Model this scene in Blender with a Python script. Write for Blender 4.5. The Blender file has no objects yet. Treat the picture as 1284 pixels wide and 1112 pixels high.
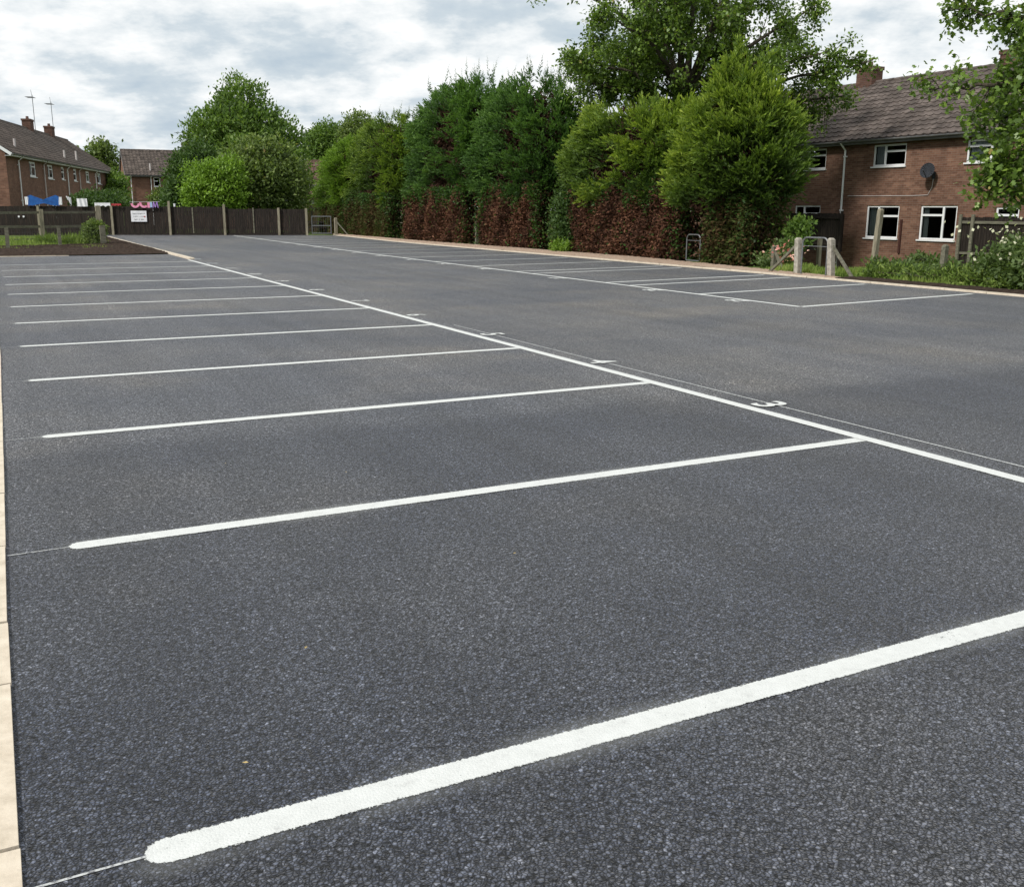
import bpy, math, random
import numpy as np
from mathutils import Vector, Matrix, Euler
random.seed(7)
rng = np.random.default_rng(11)
SC = bpy.context.scene
COL = SC.collection
R = math.radians
# ---------------------------------------------------------------- camera
F, CX, CY = 1253.0, 642.0, 556.0
pitch, yaw, roll = .2311, .4747, .0037
CAM = np.array([-.194, -2.169, 1.449])
fw = np.array([math.sin(yaw)*math.cos(pitch), math.cos(yaw)*math.cos(pitch), -math.sin(pitch)])
rt = np.array([math.cos(yaw), -math.sin(yaw), 0.0]); up = np.cross(rt, fw)
rt, up = rt*math.cos(roll)+up*math.sin(roll), -rt*math.sin(roll)+up*math.cos(roll)
cd = bpy.data.cameras.new('camera'); cam = bpy.data.objects.new('camera', cd); COL.objects.link(cam)
m = Matrix(((rt[0], up[0], -fw[0], CAM[0]), (rt[1], up[1], -fw[1], CAM[1]), (rt[2], up[2], -fw[2], CAM[2]), (0, 0, 0, 1)))
cam.matrix_world = m
cd.sensor_fit = 'HORIZONTAL'; cd.sensor_width = 36; cd.lens = F*36/1284; cd.clip_start = .05; cd.clip_end = 3000
SC.camera = cam
def ray(x, y): return fw+rt*(x-CX)/F+up*(CY-y)/F
def at(px, py, dist):
    """real place of a sighted point at a horizontal distance from where the photographer stood"""
    d = ray(px, py); return CAM+d*dist/math.hypot(d[0], d[1])

# ---------------------------------------------------------------- materials
def mat(name):
    mt = bpy.data.materials.new(name); mt.use_nodes = True
    nt = mt.node_tree; b = nt.nodes['Principled BSDF']
    return mt, nt, b
def N(nt, t, **kw):
    n = nt.nodes.new(t)
    for k, v in kw.items():
        if k in n.inputs: n.inputs[k].default_value = v
        else: setattr(n, k, v)
    return n
def ramp(nt, fac, stops, interp='LINEAR'):
    r = N(nt, 'ShaderNodeValToRGB'); r.color_ramp.interpolation = interp
    e = r.color_ramp.elements
    while len(e) < len(stops): e.new(.5)
    for i, (p, c) in enumerate(stops):
        e[i].position = p; e[i].color = (c[0], c[1], c[2], 1) if isinstance(c, (tuple, list)) else (c, c, c, 1)
    nt.links.new(fac, r.inputs[0]); return r.outputs[0]
def mixc(nt, fac, a, b, mode='MIX'):
    n = N(nt, 'ShaderNodeMix', data_type='RGBA', blend_type=mode)
    for s, v in ((0, fac), (6, a), (7, b)):
        if isinstance(v, bpy.types.NodeSocket): nt.links.new(v, n.inputs[s])
        elif s == 0: n.inputs[0].default_value = v
        else: n.inputs[s].default_value = (*v, 1)
    return n.outputs[2]
def mth(nt, op, a, b=None, c=None, clamp=False):
    n = N(nt, 'ShaderNodeMath', operation=op); n.use_clamp = clamp
    for i, v in enumerate((a, b, c)):
        if v is None: continue
        if isinstance(v, bpy.types.NodeSocket): nt.links.new(v, n.inputs[i])
        else: n.inputs[i].default_value = v
    return n.outputs[0]
def coords(nt, scale=(1, 1, 1), which='Object', loc=(0, 0, 0)):
    t = N(nt, 'ShaderNodeTexCoord'); mp = N(nt, 'ShaderNodeMapping'); mp.inputs['Scale'].default_value = scale; mp.inputs['Location'].default_value = loc
    nt.links.new(t.outputs[which], mp.inputs[0]); return mp.outputs[0]
def noise(nt, vec, scale, detail=4, rough=.55, out='Fac'):
    n = N(nt, 'ShaderNodeTexNoise', Scale=scale, Detail=detail, Roughness=rough); nt.links.new(vec, n.inputs['Vector']); return n.outputs[out]
def bump(nt, b, h, strength=.5, dist=.01):
    n = N(nt, 'ShaderNodeBump', Strength=strength, Distance=dist); nt.links.new(h, n.inputs['Height']); nt.links.new(n.outputs[0], b.inputs['Normal'])
def rough_mat(name, c1, c2, scale=8, rough=.85, stretch=(1, 1, 1), bs=.4, bd=.01, c3=None, spec=.3):
    mt, nt, b = mat(name); v = coords(nt, stretch)
    n1 = noise(nt, v, scale, 6, .65)
    st = [(.3, c1), (.7, c2)] if c3 is None else [(.3, c1), (.52, c2), (.72, c3)]
    nt.links.new(ramp(nt, n1, st), b.inputs['Base Color'])
    b.inputs['Roughness'].default_value = rough; b.inputs['Specular IOR Level'].default_value = spec
    bump(nt, b, noise(nt, v, scale*4, 4), bs, bd); return mt
M = {}
# asphalt: stone chips, paving lanes and a joint across the lot
def asphalt():
    mt, nt, b = mat('asphalt'); v = coords(nt)
    vo = N(nt, 'ShaderNodeTexVoronoi', Scale=98, Randomness=1.0); nt.links.new(v, vo.inputs['Vector'])
    sep = N(nt, 'ShaderNodeSeparateColor'); nt.links.new(vo.outputs['Color'], sep.inputs[0])
    chip = ramp(nt, sep.outputs[0], [(0, (.033, .037, .049)), (.5, (.076, .083, .103)), (.95, (.13, .14, .167)), (1, (.22, .228, .255))])
    vg = N(nt, 'ShaderNodeTexVoronoi', Scale=98, feature='DISTANCE_TO_EDGE'); nt.links.new(v, vg.inputs['Vector'])
    gap = ramp(nt, vg.outputs['Distance'], [(0, .02), (.26, 1.0)])
    col = mixc(nt, 1.0, chip, gap, 'MULTIPLY')
    fine = noise(nt, v, 260, 3, .7)
    col = mixc(nt, .8, col, ramp(nt, fine, [(.3, .6), (.7, 1.35)]), 'MULTIPLY')
    pits = ramp(nt, noise(nt, v, 62, 3, .6), [(.4, .12), (.5, 1.0), (.62, 1.35)]); col = mixc(nt, 1.0, col, pits, 'MULTIPLY')
    col = mixc(nt, .8, col, ramp(nt, noise(nt, v, 24, 4, .7), [(.38, .72), (.62, 1.28)]), 'MULTIPLY')
    # lay: joint near y = 4.2 (its line wavers and leans a little)
    sx = N(nt, 'ShaderNodeSeparateXYZ'); nt.links.new(v, sx.inputs[0])
    wob = mth(nt, 'MULTIPLY', mth(nt, 'SUBTRACT', noise(nt, v, 1.1, 5), .5), .5)
    yj = mth(nt, 'ADD', mth(nt, 'ADD', sx.outputs[1], mth(nt, 'MULTIPLY', sx.outputs[0], .06)), wob)
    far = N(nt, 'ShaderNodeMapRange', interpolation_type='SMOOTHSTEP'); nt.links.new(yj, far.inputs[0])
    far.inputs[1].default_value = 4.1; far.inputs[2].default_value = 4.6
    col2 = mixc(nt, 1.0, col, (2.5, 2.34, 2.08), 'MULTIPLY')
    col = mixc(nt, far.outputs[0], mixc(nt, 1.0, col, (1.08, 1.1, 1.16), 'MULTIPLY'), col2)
    # tan dusty patches and darker wet-looking ones
    p1 = ramp(nt, noise(nt, v, .42, 5, .6), [(.5, 0), (.64, 1)])
    col = mixc(nt, mth(nt, 'MULTIPLY', p1, .75), col, mixc(nt, 1.0, col, (1.42, 1.3, 1.12), 'MULTIPLY'))
    p2 = ramp(nt, noise(nt, coords(nt, (1, 1, 1), 'Object', (31, 7, 0)), .75, 6, .62), [(.47, 0), (.6, 1)])
    col = mixc(nt, mth(nt, 'MULTIPLY', p2, .75), col, mixc(nt, 1.0, col, (.72, .75, .82), 'MULTIPLY'))
    big = noise(nt, coords(nt, (1, 1, 1), 'Object', (3, 17, 0)), .28, 4, .5)
    col = mixc(nt, .9, col, ramp(nt, big, [(.36, (.68, .72, .8)), (.5, (1, 1, 1)), (.64, (1.34, 1.27, 1.15))]), 'MULTIPLY')
    # paver / roller lanes along the aisle
    ln = noise(nt, coords(nt, (1.6, .045, 1)), 1.6, 4, .5)
    col = mixc(nt, .75, col, ramp(nt, ln, [(.35, .78), (.65, 1.24)]), 'MULTIPLY')
    # faint pale dust flecks
    fl = ramp(nt, noise(nt, v, 14, 6, .75), [(.68, 0), (.78, 1)])
    col = mixc(nt, mth(nt, 'MULTIPLY', fl, .25), col, (.2, .19, .175))
    nt.links.new(col, b.inputs['Base Color'])
    b.inputs['Sheen Weight'].default_value = .1; b.inputs['Sheen Roughness'].default_value = .45; b.inputs['Specular IOR Level'].default_value = .3
    rr = ramp(nt, sep.outputs[1], [(0, .42), (1, .85)]); nt.links.new(rr, b.inputs['Roughness'])
    h = mth(nt, 'ADD', ramp(nt, vg.outputs['Distance'], [(0, 0), (.35, 1)]), mth(nt, 'MULTIPLY', sep.outputs[2], .8))
    bump(nt, b, h, .75, .004); return mt
M['asphalt'] = asphalt()
def paint(name, edge=True):
    mt, nt, b = mat(name); v = coords(nt)
    n1 = noise(nt, v, 17, 8, .75); n2 = noise(nt, v, 150, 3, .6)
    col = ramp(nt, n1, [(.25, (.42, .42, .41)), (.42, (.57, .58, .56)), (.7, (.64, .65, .63))])
    pores = ramp(nt, n2, [(.25, .4), (.33, 1)]); col = mixc(nt, 1.0, col, pores, 'MULTIPLY')
    nt.links.new(col, b.inputs['Base Color']); b.inputs['Roughness'].default_value = .7
    vg = N(nt, 'ShaderNodeTexVoronoi', Scale=98, feature='DISTANCE_TO_EDGE'); nt.links.new(v, vg.inputs['Vector'])
    bump(nt, b, ramp(nt, vg.outputs['Distance'], [(0, 0), (.3, 1)]), .22, .003)
    wear = ramp(nt, mth(nt, 'ADD', mth(nt, 'MULTIPLY', noise(nt, v, 75, 4, .7), .6), mth(nt, 'MULTIPLY', noise(nt, v, 4, 3), .4)), [(.33, 0), (.37, 1)])
    if edge:
        t = N(nt, 'ShaderNodeTexCoord'); sp = N(nt, 'ShaderNodeSeparateXYZ'); nt.links.new(t.outputs['UV'], sp.inputs[0])
        u = mth(nt, 'MINIMUM', sp.outputs[0], 0.0); d = mth(nt, 'SQRT', mth(nt, 'ADD', mth(nt, 'MULTIPLY', u, u), mth(nt, 'MULTIPLY', sp.outputs[1], sp.outputs[1])))
        dn = mth(nt, 'ADD', d, mth(nt, 'MULTIPLY', mth(nt, 'SUBTRACT', noise(nt, v, 130, 3, .65), .5), .5))
        dn = mth(nt, 'ADD', dn, mth(nt, 'MULTIPLY', mth(nt, 'SUBTRACT', noise(nt, v, 9, 3, .6), .5), .12))
        core = ramp(nt, dn, [(.94, 1), (1.0, 0)])
        halo = mth(nt, 'MULTIPLY', ramp(nt, mth(nt, 'MULTIPLY', d, .4), [(.3, .16), (.95, 0)]), ramp(nt, noise(nt, v, 1.3, 4), [(.42, 0), (.62, 1)]))
        a = mth(nt, 'MAXIMUM', mth(nt, 'MULTIPLY', core, wear), halo)
    else: a = wear
    nt.links.new(a, b.inputs['Alpha']); return mt
M['number_paint'] = paint('number_paint', False)
M['paint'] = paint('road_paint')
def thin_paint():
    mt, nt, b = mat('thin_paint'); v = coords(nt)
    n1 = noise(nt, v, 60, 4, .8)
    nt.links.new(ramp(nt, n1, [(.35, (.09, .09, .1)), (.55, (.5, .51, .5))]), b.inputs['Base Color']); b.inputs['Roughness'].default_value = .8
    return mt
M['thin_paint'] = thin_paint()
M['kerb'] = rough_mat('kerb_concrete', (.46, .39, .3), (.6, .52, .415), 9, .9, bs=.5, bd=.006, c3=(.68, .6, .49))
M['concrete'] = rough_mat('post_concrete', (.2, .185, .15), (.36, .33, .28), 12, .95, bs=.7, bd=.01, c3=(.44, .42, .37))
M['gravel'] = rough_mat('pink_gravel', (.3, .2, .14), (.55, .4, .3), 45, .95, bs=1, bd=.03, c3=(.66, .54, .42))
M['soil'] = rough_mat('soil', (.022, .015, .011), (.06, .042, .032), 14, 1, bs=1, bd=.05, c3=(.1, .072, .056), spec=.1)
M['ground'] = rough_mat('ground_grass', (.045, .06, .018), (.085, .125, .03), 1.7, 1, bs=.8, bd=.05, c3=(.12, .15, .045), spec=.1)
M['dark_board'] = rough_mat('creosoted_board', (.007, .005, .004), (.019, .014, .011), 5, .85, (6, 6, .35), .5, .008, (.055, .042, .032))
M['grey_wood'] = rough_mat('weathered_wood', (.13, .115, .08), (.24, .215, .155), 7, .9, (4, 4, .5), .6, .008, (.32, .29, .22))
M['rail_wood'] = rough_mat('old_rail_wood', (.07, .066, .05), (.15, .143, .105), 6, .95, (.6, 3, 3), .6, .008, (.2, .19, .145))
M['tan_wood'] = rough_mat('new_tan_wood', (.2, .14, .075), (.36, .27, .15), 5, .9, (3, 3, .5), .5, .008)
M['bark'] = rough_mat('bark', (.03, .025, .018), (.075, .062, .045), 9, .95, (2, 2, .5), 1, .03, (.11, .095, .07))
M['galv'] = rough_mat('galvanised_steel', (.13, .135, .14), (.25, .255, .26), 20, .45, bs=.1, bd=.002); M['galv'].node_tree.nodes['Principled BSDF'].inputs['Metallic'].default_value = .6
M['upvc'] = rough_mat('white_upvc', (.72, .73, .74), (.8, .81, .81), 3, .35, bs=.02, bd=.001, spec=.5)
M['grey_upvc'] = rough_mat('grey_gutter', (.11, .11, .115), (.22, .22, .225), 3, .5, bs=.05, bd=.002)
M['pipe'] = rough_mat('pale_pipe', (.42, .38, .37), (.6, .56, .54), 4, .6, bs=.05, bd=.002)
M['dish'] = rough_mat('dark_dish', (.02, .022, .027), (.045, .05, .06), 6, .5, bs=.05, bd=.002)
M['rust'] = rough_mat('dark_iron', (.03, .012, .01), (.08, .03, .022), 15, .8)
M['curtain'] = rough_mat('net_curtain', (.35, .37, .38), (.62, .64, .64), 5, .9, (9, 9, .3), .5, .02)
M['white_cloth'] = rough_mat('white_cloth', (.6, .6, .64), (.8, .8, .82), 5, .8)
M['blue_cloth'] = rough_mat('blue_cloth', (.006, .05, .2), (.015, .11, .38), 6, .6)
M['pink_cloth'] = rough_mat('pink_cloth', (.6, .15, .3), (.8, .38, .5), 6, .7)
M['violet_cloth'] = rough_mat('violet_cloth', (.3, .14, .55), (.5, .3, .7), 6, .7)
M['sky_cloth'] = rough_mat('pale_blue_cloth', (.25, .38, .6), (.4, .5, .65), 6, .7)
M['red_cloth'] = rough_mat('red_cloth', (.3, .02, .03), (.45, .06, .07), 6, .7)
M['ink'] = rough_mat('sign_ink', (.07, .08, .075), (.12, .13, .125), 30, .7)
M['interior'] = rough_mat('room_dark', (.05, .045, .04), (.08, .07, .06), 2, .9)
def brick(name, c1, c2, mortar, rowh=.075, w=.225):
    mt, nt, b = mat(name); t = N(nt, 'ShaderNodeTexCoord')
    br = N(nt, 'ShaderNodeTexBrick'); nt.links.new(t.outputs['UV'], br.inputs['Vector'])
    br.inputs['Scale'].default_value = 1; br.inputs['Mortar Size'].default_value = .006; br.inputs['Brick Width'].default_value = w; br.inputs['Row Height'].default_value = rowh
    br.inputs['Color1'].default_value = (*c1, 1); br.inputs['Color2'].default_value = (*c2, 1); br.inputs['Mortar'].default_value = (*mortar, 1); br.inputs['Mortar Smooth'].default_value = .3; br.inputs['Bias'].default_value = .0
    v = coords(nt, (1, 1, 1))
    col = mixc(nt, .8, br.outputs['Color'], ramp(nt, noise(nt, v, .9, 6, .65), [(.3, (.75, .74, .75)), (.7, (1.25, 1.22, 1.18))]), 'MULTIPLY')
    # per-brick tone
    mp = N(nt, 'ShaderNodeMapping'); mp.inputs['Scale'].default_value = (1/w, 1/rowh, 1); nt.links.new(t.outputs['UV'], mp.inputs[0])
    vv = N(nt, 'ShaderNodeTexVoronoi', Scale=.9, Randomness=.4); nt.links.new(mp.outputs[0], vv.inputs['Vector'])
    sp = N(nt, 'ShaderNodeSeparateColor'); nt.links.new(vv.outputs['Color'], sp.inputs[0])
    col = mixc(nt, .4, col, ramp(nt, sp.outputs[0], [(0, .62), (.5, 1), (1, 1.45)]), 'MULTIPLY')
    nt.links.new(col, b.inputs['Base Color']); b.inputs['Roughness'].default_value = .92; b.inputs['Specular IOR Level'].default_value = .2
    bump(nt, b, br.outputs['Fac'], -.4, .008); return mt
M['brick'] = brick('red_brown_brick', (.12, .06, .041), (.19, .105, .072), (.18, .142, .115))
M['brick_sun_offset'] = brick('sun_offset_brick', (.075, .038, .028), (.12, .065, .048), (.11, .09, .075))  # wall brick with its colour darkened to offset sunlight on the chimneys
M['brick_far'] = brick('brown_brick', (.14, .072, .048), (.195, .105, .074), (.17, .125, .1))
def tile(name, a, c, d):
    mt, nt, b = mat(name); v = coords(nt)
    t = N(nt, 'ShaderNodeTexCoord'); mp = N(nt, 'ShaderNodeMapping'); mp.inputs['Scale'].default_value = (1/.33, 1/.34, 1); nt.links.new(t.outputs['UV'], mp.inputs[0])
    vv = N(nt, 'ShaderNodeTexVoronoi', Scale=1, Randomness=.25); nt.links.new(mp.outputs[0], vv.inputs['Vector'])
    sp = N(nt, 'ShaderNodeSeparateColor'); nt.links.new(vv.outputs['Color'], sp.inputs[0])
    col = ramp(nt, noise(nt, v, 1.6, 8, .75), [(.3, a), (.5, c), (.7, d)])
    col = mixc(nt, .9, col, ramp(nt, sp.outputs[1], [(0, .65), (.6, 1), (1, 1.35)]), 'MULTIPLY')
    col = mixc(nt, mth(nt, 'MULTIPLY', ramp(nt, noise(nt, v, 7, 6, .8), [(.55, 0), (.75, 1)]), .4), col, (.2, .19, .13))
    nt.links.new(col, b.inputs['Base Color']); b.inputs['Roughness'].default_value = .9; b.inputs['Specular IOR Level'].default_value = .2
    bump(nt, b, noise(nt, v, 40, 4), .5, .008); return mt
M['tile'] = tile('brown_roof_tile', (.055, .045, .04), (.095, .077, .069), (.135, .112, .1))
M['tile_far'] = tile('grey_brown_roof_tile', (.06, .048, .042), (.09, .073, .063), (.13, .105, .09))
M['tile_red'] = tile('red_roof_tile', (.09, .05, .042), (.125, .072, .06), (.16, .1, .085))
def glass():
    mt, nt, b = mat('window_glass'); nt.nodes.remove(b)
    tr = N(nt, 'ShaderNodeBsdfTransparent'); tr.inputs[0].default_value = (.75, .8, .8, 1)
    gl = N(nt, 'ShaderNodeBsdfGlossy', Roughness=.02); lw = N(nt, 'ShaderNodeFresnel', IOR=1.5)
    mx = N(nt, 'ShaderNodeMixShader'); nt.links.new(lw.outputs[0], mx.inputs[0]); nt.links.new(tr.outputs[0], mx.inputs[1]); nt.links.new(gl.outputs[0], mx.inputs[2])
    nt.links.new(mx.outputs[0], nt.nodes['Material Output'].inputs[0]); return mt
M['glass'] = glass()
def leafmat(name, stops, trans=.38, rough=.55, spec=.35, gain=(1.32, 1.32, 1.1)):
    mt, nt, b = mat(name); a = N(nt, 'ShaderNodeAttribute'); a.attribute_name = 'tone'
    c = ramp(nt, a.outputs['Fac'], [(p_, tuple(k_*q_ for k_, q_ in zip(c_, gain))) for p_, c_ in stops]); nt.links.new(c, b.inputs['Base Color']); b.inputs['Roughness'].default_value = rough; b.inputs['Specular IOR Level'].default_value = spec
    tl = N(nt, 'ShaderNodeBsdfTranslucent'); nt.links.new(mixc(nt, 1.0, c, (1.25, 1.3, .7), 'MULTIPLY'), tl.inputs[0])
    mx = N(nt, 'ShaderNodeMixShader'); mx.inputs[0].default_value = trans; nt.links.new(b.outputs[0], mx.inputs[1]); nt.links.new(tl.outputs[0], mx.inputs[2])
    nt.links.new(mx.outputs[0], nt.nodes['Material Output'].inputs[0]); return mt
L = {}
L['yellow_conifer'] = leafmat('golden_conifer_leaf', [(0, (.03, .058, .012)), (.4, (.085, .14, .022)), (.75, (.2, .27, .04)), (1, (.36, .41, .08))])
L['dark_conifer'] = leafmat('dark_conifer_leaf', [(0, (.018, .042, .012)), (.45, (.048, .105, .024)), (1, (.13, .23, .05))])
L['lime'] = leafmat('lime_leaf', [(0, (.06, .11, .015)), (.5, (.13, .22, .03)), (1, (.22, .34, .06))])
L['dead'] = leafmat('dead_conifer_leaf', [(0, (.03, .018, .012)), (.35, (.08, .042, .027)), (.75, (.15, .075, .045)), (.9, (.25, .14, .085)), (1, (.05, .075, .02))], .1, .8, .1, (1.08, 1.0, 1.0))
L['dead_green'] = leafmat('half_dead_conifer_leaf', [(0, (.028, .022, .012)), (.25, (.07, .042, .024)), (.5, (.036, .045, .016)), (1, (.06, .085, .024))], .15, .8, .1)
L['green'] = leafmat('green_leaf', [(0, (.03, .058, .014)), (.5, (.08, .14, .03)), (1, (.19, .27, .07))])
L['olive'] = leafmat('olive_leaf', [(0, (.035, .052, .018)), (.5, (.095, .14, .042)), (.9, (.2, .25, .09)), (1, (.24, .2, .09))])
L['sycamore'] = leafmat('sycamore_leaf', [(0, (.035, .062, .014)), (.5, (.09, .15, .03)), (.9, (.2, .29, .06)), (1, (.28, .22, .08))], .35, .42, .5)
L['grass'] = leafmat('grass_blade', [(0, (.07, .1, .022)), (.5, (.15, .23, .045)), (1, (.28, .34, .09))], .3, .7, .2, (.95, .95, .95))
L['nettle'] = leafmat('verge_leaf', [(0, (.05, .08, .022)), (.5, (.1, .155, .045)), (1, (.19, .25, .09))], gain=(1, 1, 1))
L['petal'] = leafmat('white_petal', [(0, (.4, .4, .33)), (1, (.65, .65, .58))], .3)
L['pink'] = leafmat('pink_petal', [(0, (.45, .08, .1)), (1, (.75, .5, .5))], .3)
L['shrub_dark'] = leafmat('dark_shrub_leaf', [(0, (.02, .04, .012)), (.5, (.045, .085, .024)), (1, (.1, .16, .05))])

# ---------------------------------------------------------------- mesh helpers
def setp(o, label=None, cat=None, group=None, kind=None):
    if label: o['label'] = label
    if cat: o['category'] = cat
    if group: o['group'] = group
    if kind: o['kind'] = kind
    return o
def empty(name, loc, rz=0, label=None, cat=None, group=None):
    o = bpy.data.objects.new(name, None); COL.objects.link(o); o.location = [float(v) for v in loc]; o.rotation_euler = (0, 0, rz); o.empty_display_size = .2
    return setp(o, label, cat, group)
def link(name, me, material, parent=None):
    if material is not None: me.materials.append(material)
    o = bpy.data.objects.new(name, me); COL.objects.link(o)
    if parent is not None: o.parent = parent
    return o
class MB:
    def __init__(s): s.v = []; s.f = []; s.uv = []
    def poly(s, pts, uv=None):
        b = len(s.v); s.v += [tuple(map(float, p)) for p in pts]; s.f.append(tuple(range(b, b+len(pts)))); s.uv += list(uv) if uv else [(p[0]+p[1], p[2]) for p in pts]
    def box(s, lo, hi, jit=0):
        x0, y0, z0 = lo; x1, y1, z1 = hi
        c = [(x0, y0, z0), (x1, y0, z0), (x1, y1, z0), (x0, y1, z0), (x0, y0, z1), (x1, y0, z1), (x1, y1, z1), (x0, y1, z1)]
        if jit: c = [tuple(k+random.uniform(-jit, jit) for k in p) for p in c]
        s.hexa(c)
    def hexa(s, c):
        for q in ((3, 2, 1, 0), (4, 5, 6, 7), (0, 1, 5, 4), (1, 2, 6, 5), (2, 3, 7, 6), (3, 0, 4, 7)): s.poly([c[i] for i in q])
    def bar(s, a, b, w, h=None, upv=(0, 0, 1)):
        a, b = Vector(a), Vector(b); h = h or w; d = (b-a).normalized(); u = Vector(upv)
        if abs(d.dot(u)) > .95: u = Vector((0, 1, 0))
        x = d.cross(u).normalized(); u = x.cross(d)
        c = []
        for p in (a, b):
            for sx, sy in ((-1, -1), (1, -1), (1, 1), (-1, 1)): c.append(p+x*sx*w/2+u*sy*h/2)
        s.hexa([c[0], c[1], c[2], c[3], c[4], c[5], c[6], c[7]])
    def tube(s, pts, rad, n=8):
        pts = [Vector(p) for p in pts]; rad = rad if isinstance(rad, (list, tuple)) else [rad]*len(pts)
        rings = []; ref = Vector((.13, .31, .94))
        for i, p in enumerate(pts):
            d = (pts[min(i+1, len(pts)-1)]-pts[max(i-1, 0)]).normalized()
            if abs(d.dot(ref)) > .95: ref = Vector((1, .1, 0))
            x = d.cross(ref).normalized(); y = d.cross(x); ref = (ref*.0+x.cross(d)) if False else ref
            rings.append([p+(x*math.cos(2*math.pi*k/n)+y*math.sin(2*math.pi*k/n))*rad[i] for k in range(n)])
        for i in range(len(rings)-1):
            for k in range(n):
                s.poly([rings[i][k], rings[i][(k+1) % n], rings[i+1][(k+1) % n], rings[i+1][k]])
        s.poly(rings[0][::-1]); s.poly(rings[-1])
    def build(s, name, material, parent=None, smooth=False, weld=False):
        me = bpy.data.meshes.new(name); me.from_pydata(s.v, [], s.f)
        u = me.uv_layers.new(name='UVMap'); u.data.foreach_set('uv', np.array(s.uv, dtype=np.float32).ravel())
        if smooth: me.polygons.foreach_set('use_smooth', [True]*len(me.polygons))
        me.update(); return link(name, me, material, parent)
def nmesh(name, V, k, material, parent=None, tone=None, smooth=False):
    """V: (n*k,3) array, faces of k corners each"""
    V = np.asarray(V, dtype=np.float32).reshape(-1, 3); nf = len(V)//k
    me = bpy.data.meshes.new(name); me.vertices.add(len(V)); me.vertices.foreach_set('co', V.ravel())
    me.loops.add(len(V)); me.loops.foreach_set('vertex_index', np.arange(len(V), dtype=np.int32))
    me.polygons.add(nf); me.polygons.foreach_set('loop_start', np.arange(0, len(V), k, dtype=np.int32)); me.polygons.foreach_set('loop_total', np.full(nf, k, dtype=np.int32))
    me.update(calc_edges=True)
    if tone is not None:
        a = me.attributes.new('tone', 'FLOAT', 'FACE'); a.data.foreach_set('value', np.clip(tone, 0, 1).astype(np.float32))
    return link(name, me, material, parent)
def unit(a): return a/np.maximum(np.linalg.norm(a, axis=-1, keepdims=True), 1e-9)
def rvec(n): return unit(rng.normal(size=(n, 3)))
def kites(P, D, Ln, Wd, fold=.15, Nrm=None):
    """leaf shaped quads: base P, unit direction D"""
    n = len(P); D = unit(D)
    S = unit(np.cross(D, rvec(n) if Nrm is None else Nrm)); Nn = np.cross(S, D)
    Ln = np.broadcast_to(np.asarray(Ln, float), (n,))[:, None]; Wd = np.broadcast_to(np.asarray(Wd, float), (n,))[:, None]
    return np.stack([P, P+D*Ln*.45+S*Wd/2+Nn*Wd*fold, P+D*Ln, P+D*Ln*.45-S*Wd/2+Nn*Wd*fold], 1).reshape(-1, 3)
def lobed(P, D, Ln, Nrm):
    """five-lobed leaves (8 corners)"""
    n = len(P); D = unit(D); S = unit(np.cross(D, Nrm)); Nn = np.cross(S, D); Ln = np.asarray(Ln)[:, None]
    pts = [(0, 0), (.28, .42), (.42, .16), (.72, .36), (1, 0), (.72, -.36), (.42, -.16), (.28, -.42)]
    return np.stack([P+D*Ln*a+S*Ln*c-Nn*Ln*(.18*abs(c)+.1*a*a) for a, c in pts], 1).reshape(-1, 3)

# ---------------------------------------------------------------- ground
def terr(x, y):
    z = -.03-.85*np.clip((x-18.2)/9.0, 0, 1)-.6*np.clip((y-60)/20., 0, 1)*(1-np.clip((x-18.2)/9.0, 0, 1))
    return z
def lin(a, b, n): return list(np.linspace(a, b, n))
xs = [-900, -300, -100, -40, -15, -5]+lin(0, 40, 41)+[50, 80, 150, 400, 900]; ys = [-900, -200, -60, -20]+lin(-5, 80, 60)+[100, 150, 300, 900]
def grid(name, xs, ys, zf, material, kind='structure', label=None):
    X, Y = np.meshgrid(np.array(xs, float), np.array(ys, float)); Z = zf(X, Y)
    v = np.stack([X, Y, Z], -1).reshape(-1, 3); nx = len(xs); f = [(j*nx+i, j*nx+i+1, (j+1)*nx+i+1, (j+1)*nx+i) for j in range(len(ys)-1) for i in range(nx-1)]
    me = bpy.data.meshes.new(name); me.from_pydata(v.tolist(), [], f); me.polygons.foreach_set('use_smooth', [True]*len(f))
    o = link(name, me, material); return setp(o, label, kind=kind)
grid('ground', xs, ys, terr, M['ground'])
def kerbx(y): return float(np.interp(y, [0, 9, 14.5, 40, 53], [15.55, 15.5, 15.6, 15.62, 16.45]))
fsl = (5.39, 55.36); fdir = (math.sin(1.97), math.cos(1.97))
def fpt(s, z=0): return np.array([fsl[0]+fdir[0]*s, fsl[1]+fdir[1]*s, z])
mb = MB()
K = [0, 3, 6, 9, 12, 14.5, 18, 22, 26, 30, 34, 38, 42, 46, 50, 53]
pl = [(-.31, -12, 0), (19, -12, 0), (kerbx(-2), -2, 0)]+[(kerbx(y)-.06, y, 0) for y in K[:-1]]+[(kerbx(50.8)-.06, 50.8, 0)]+[tuple(fpt(-.6))]+[(4.78, 50.4, 0), (4.78, 31.15, 0), (-.31, 31.15, 0)]
mb.poly(pl, [(0, 0)]*len(pl)); o = mb.build('car_park_tarmac', M['asphalt']); setp(o, 'dark grey fresh tarmac surface of the whole car park', kind='structure')

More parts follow.
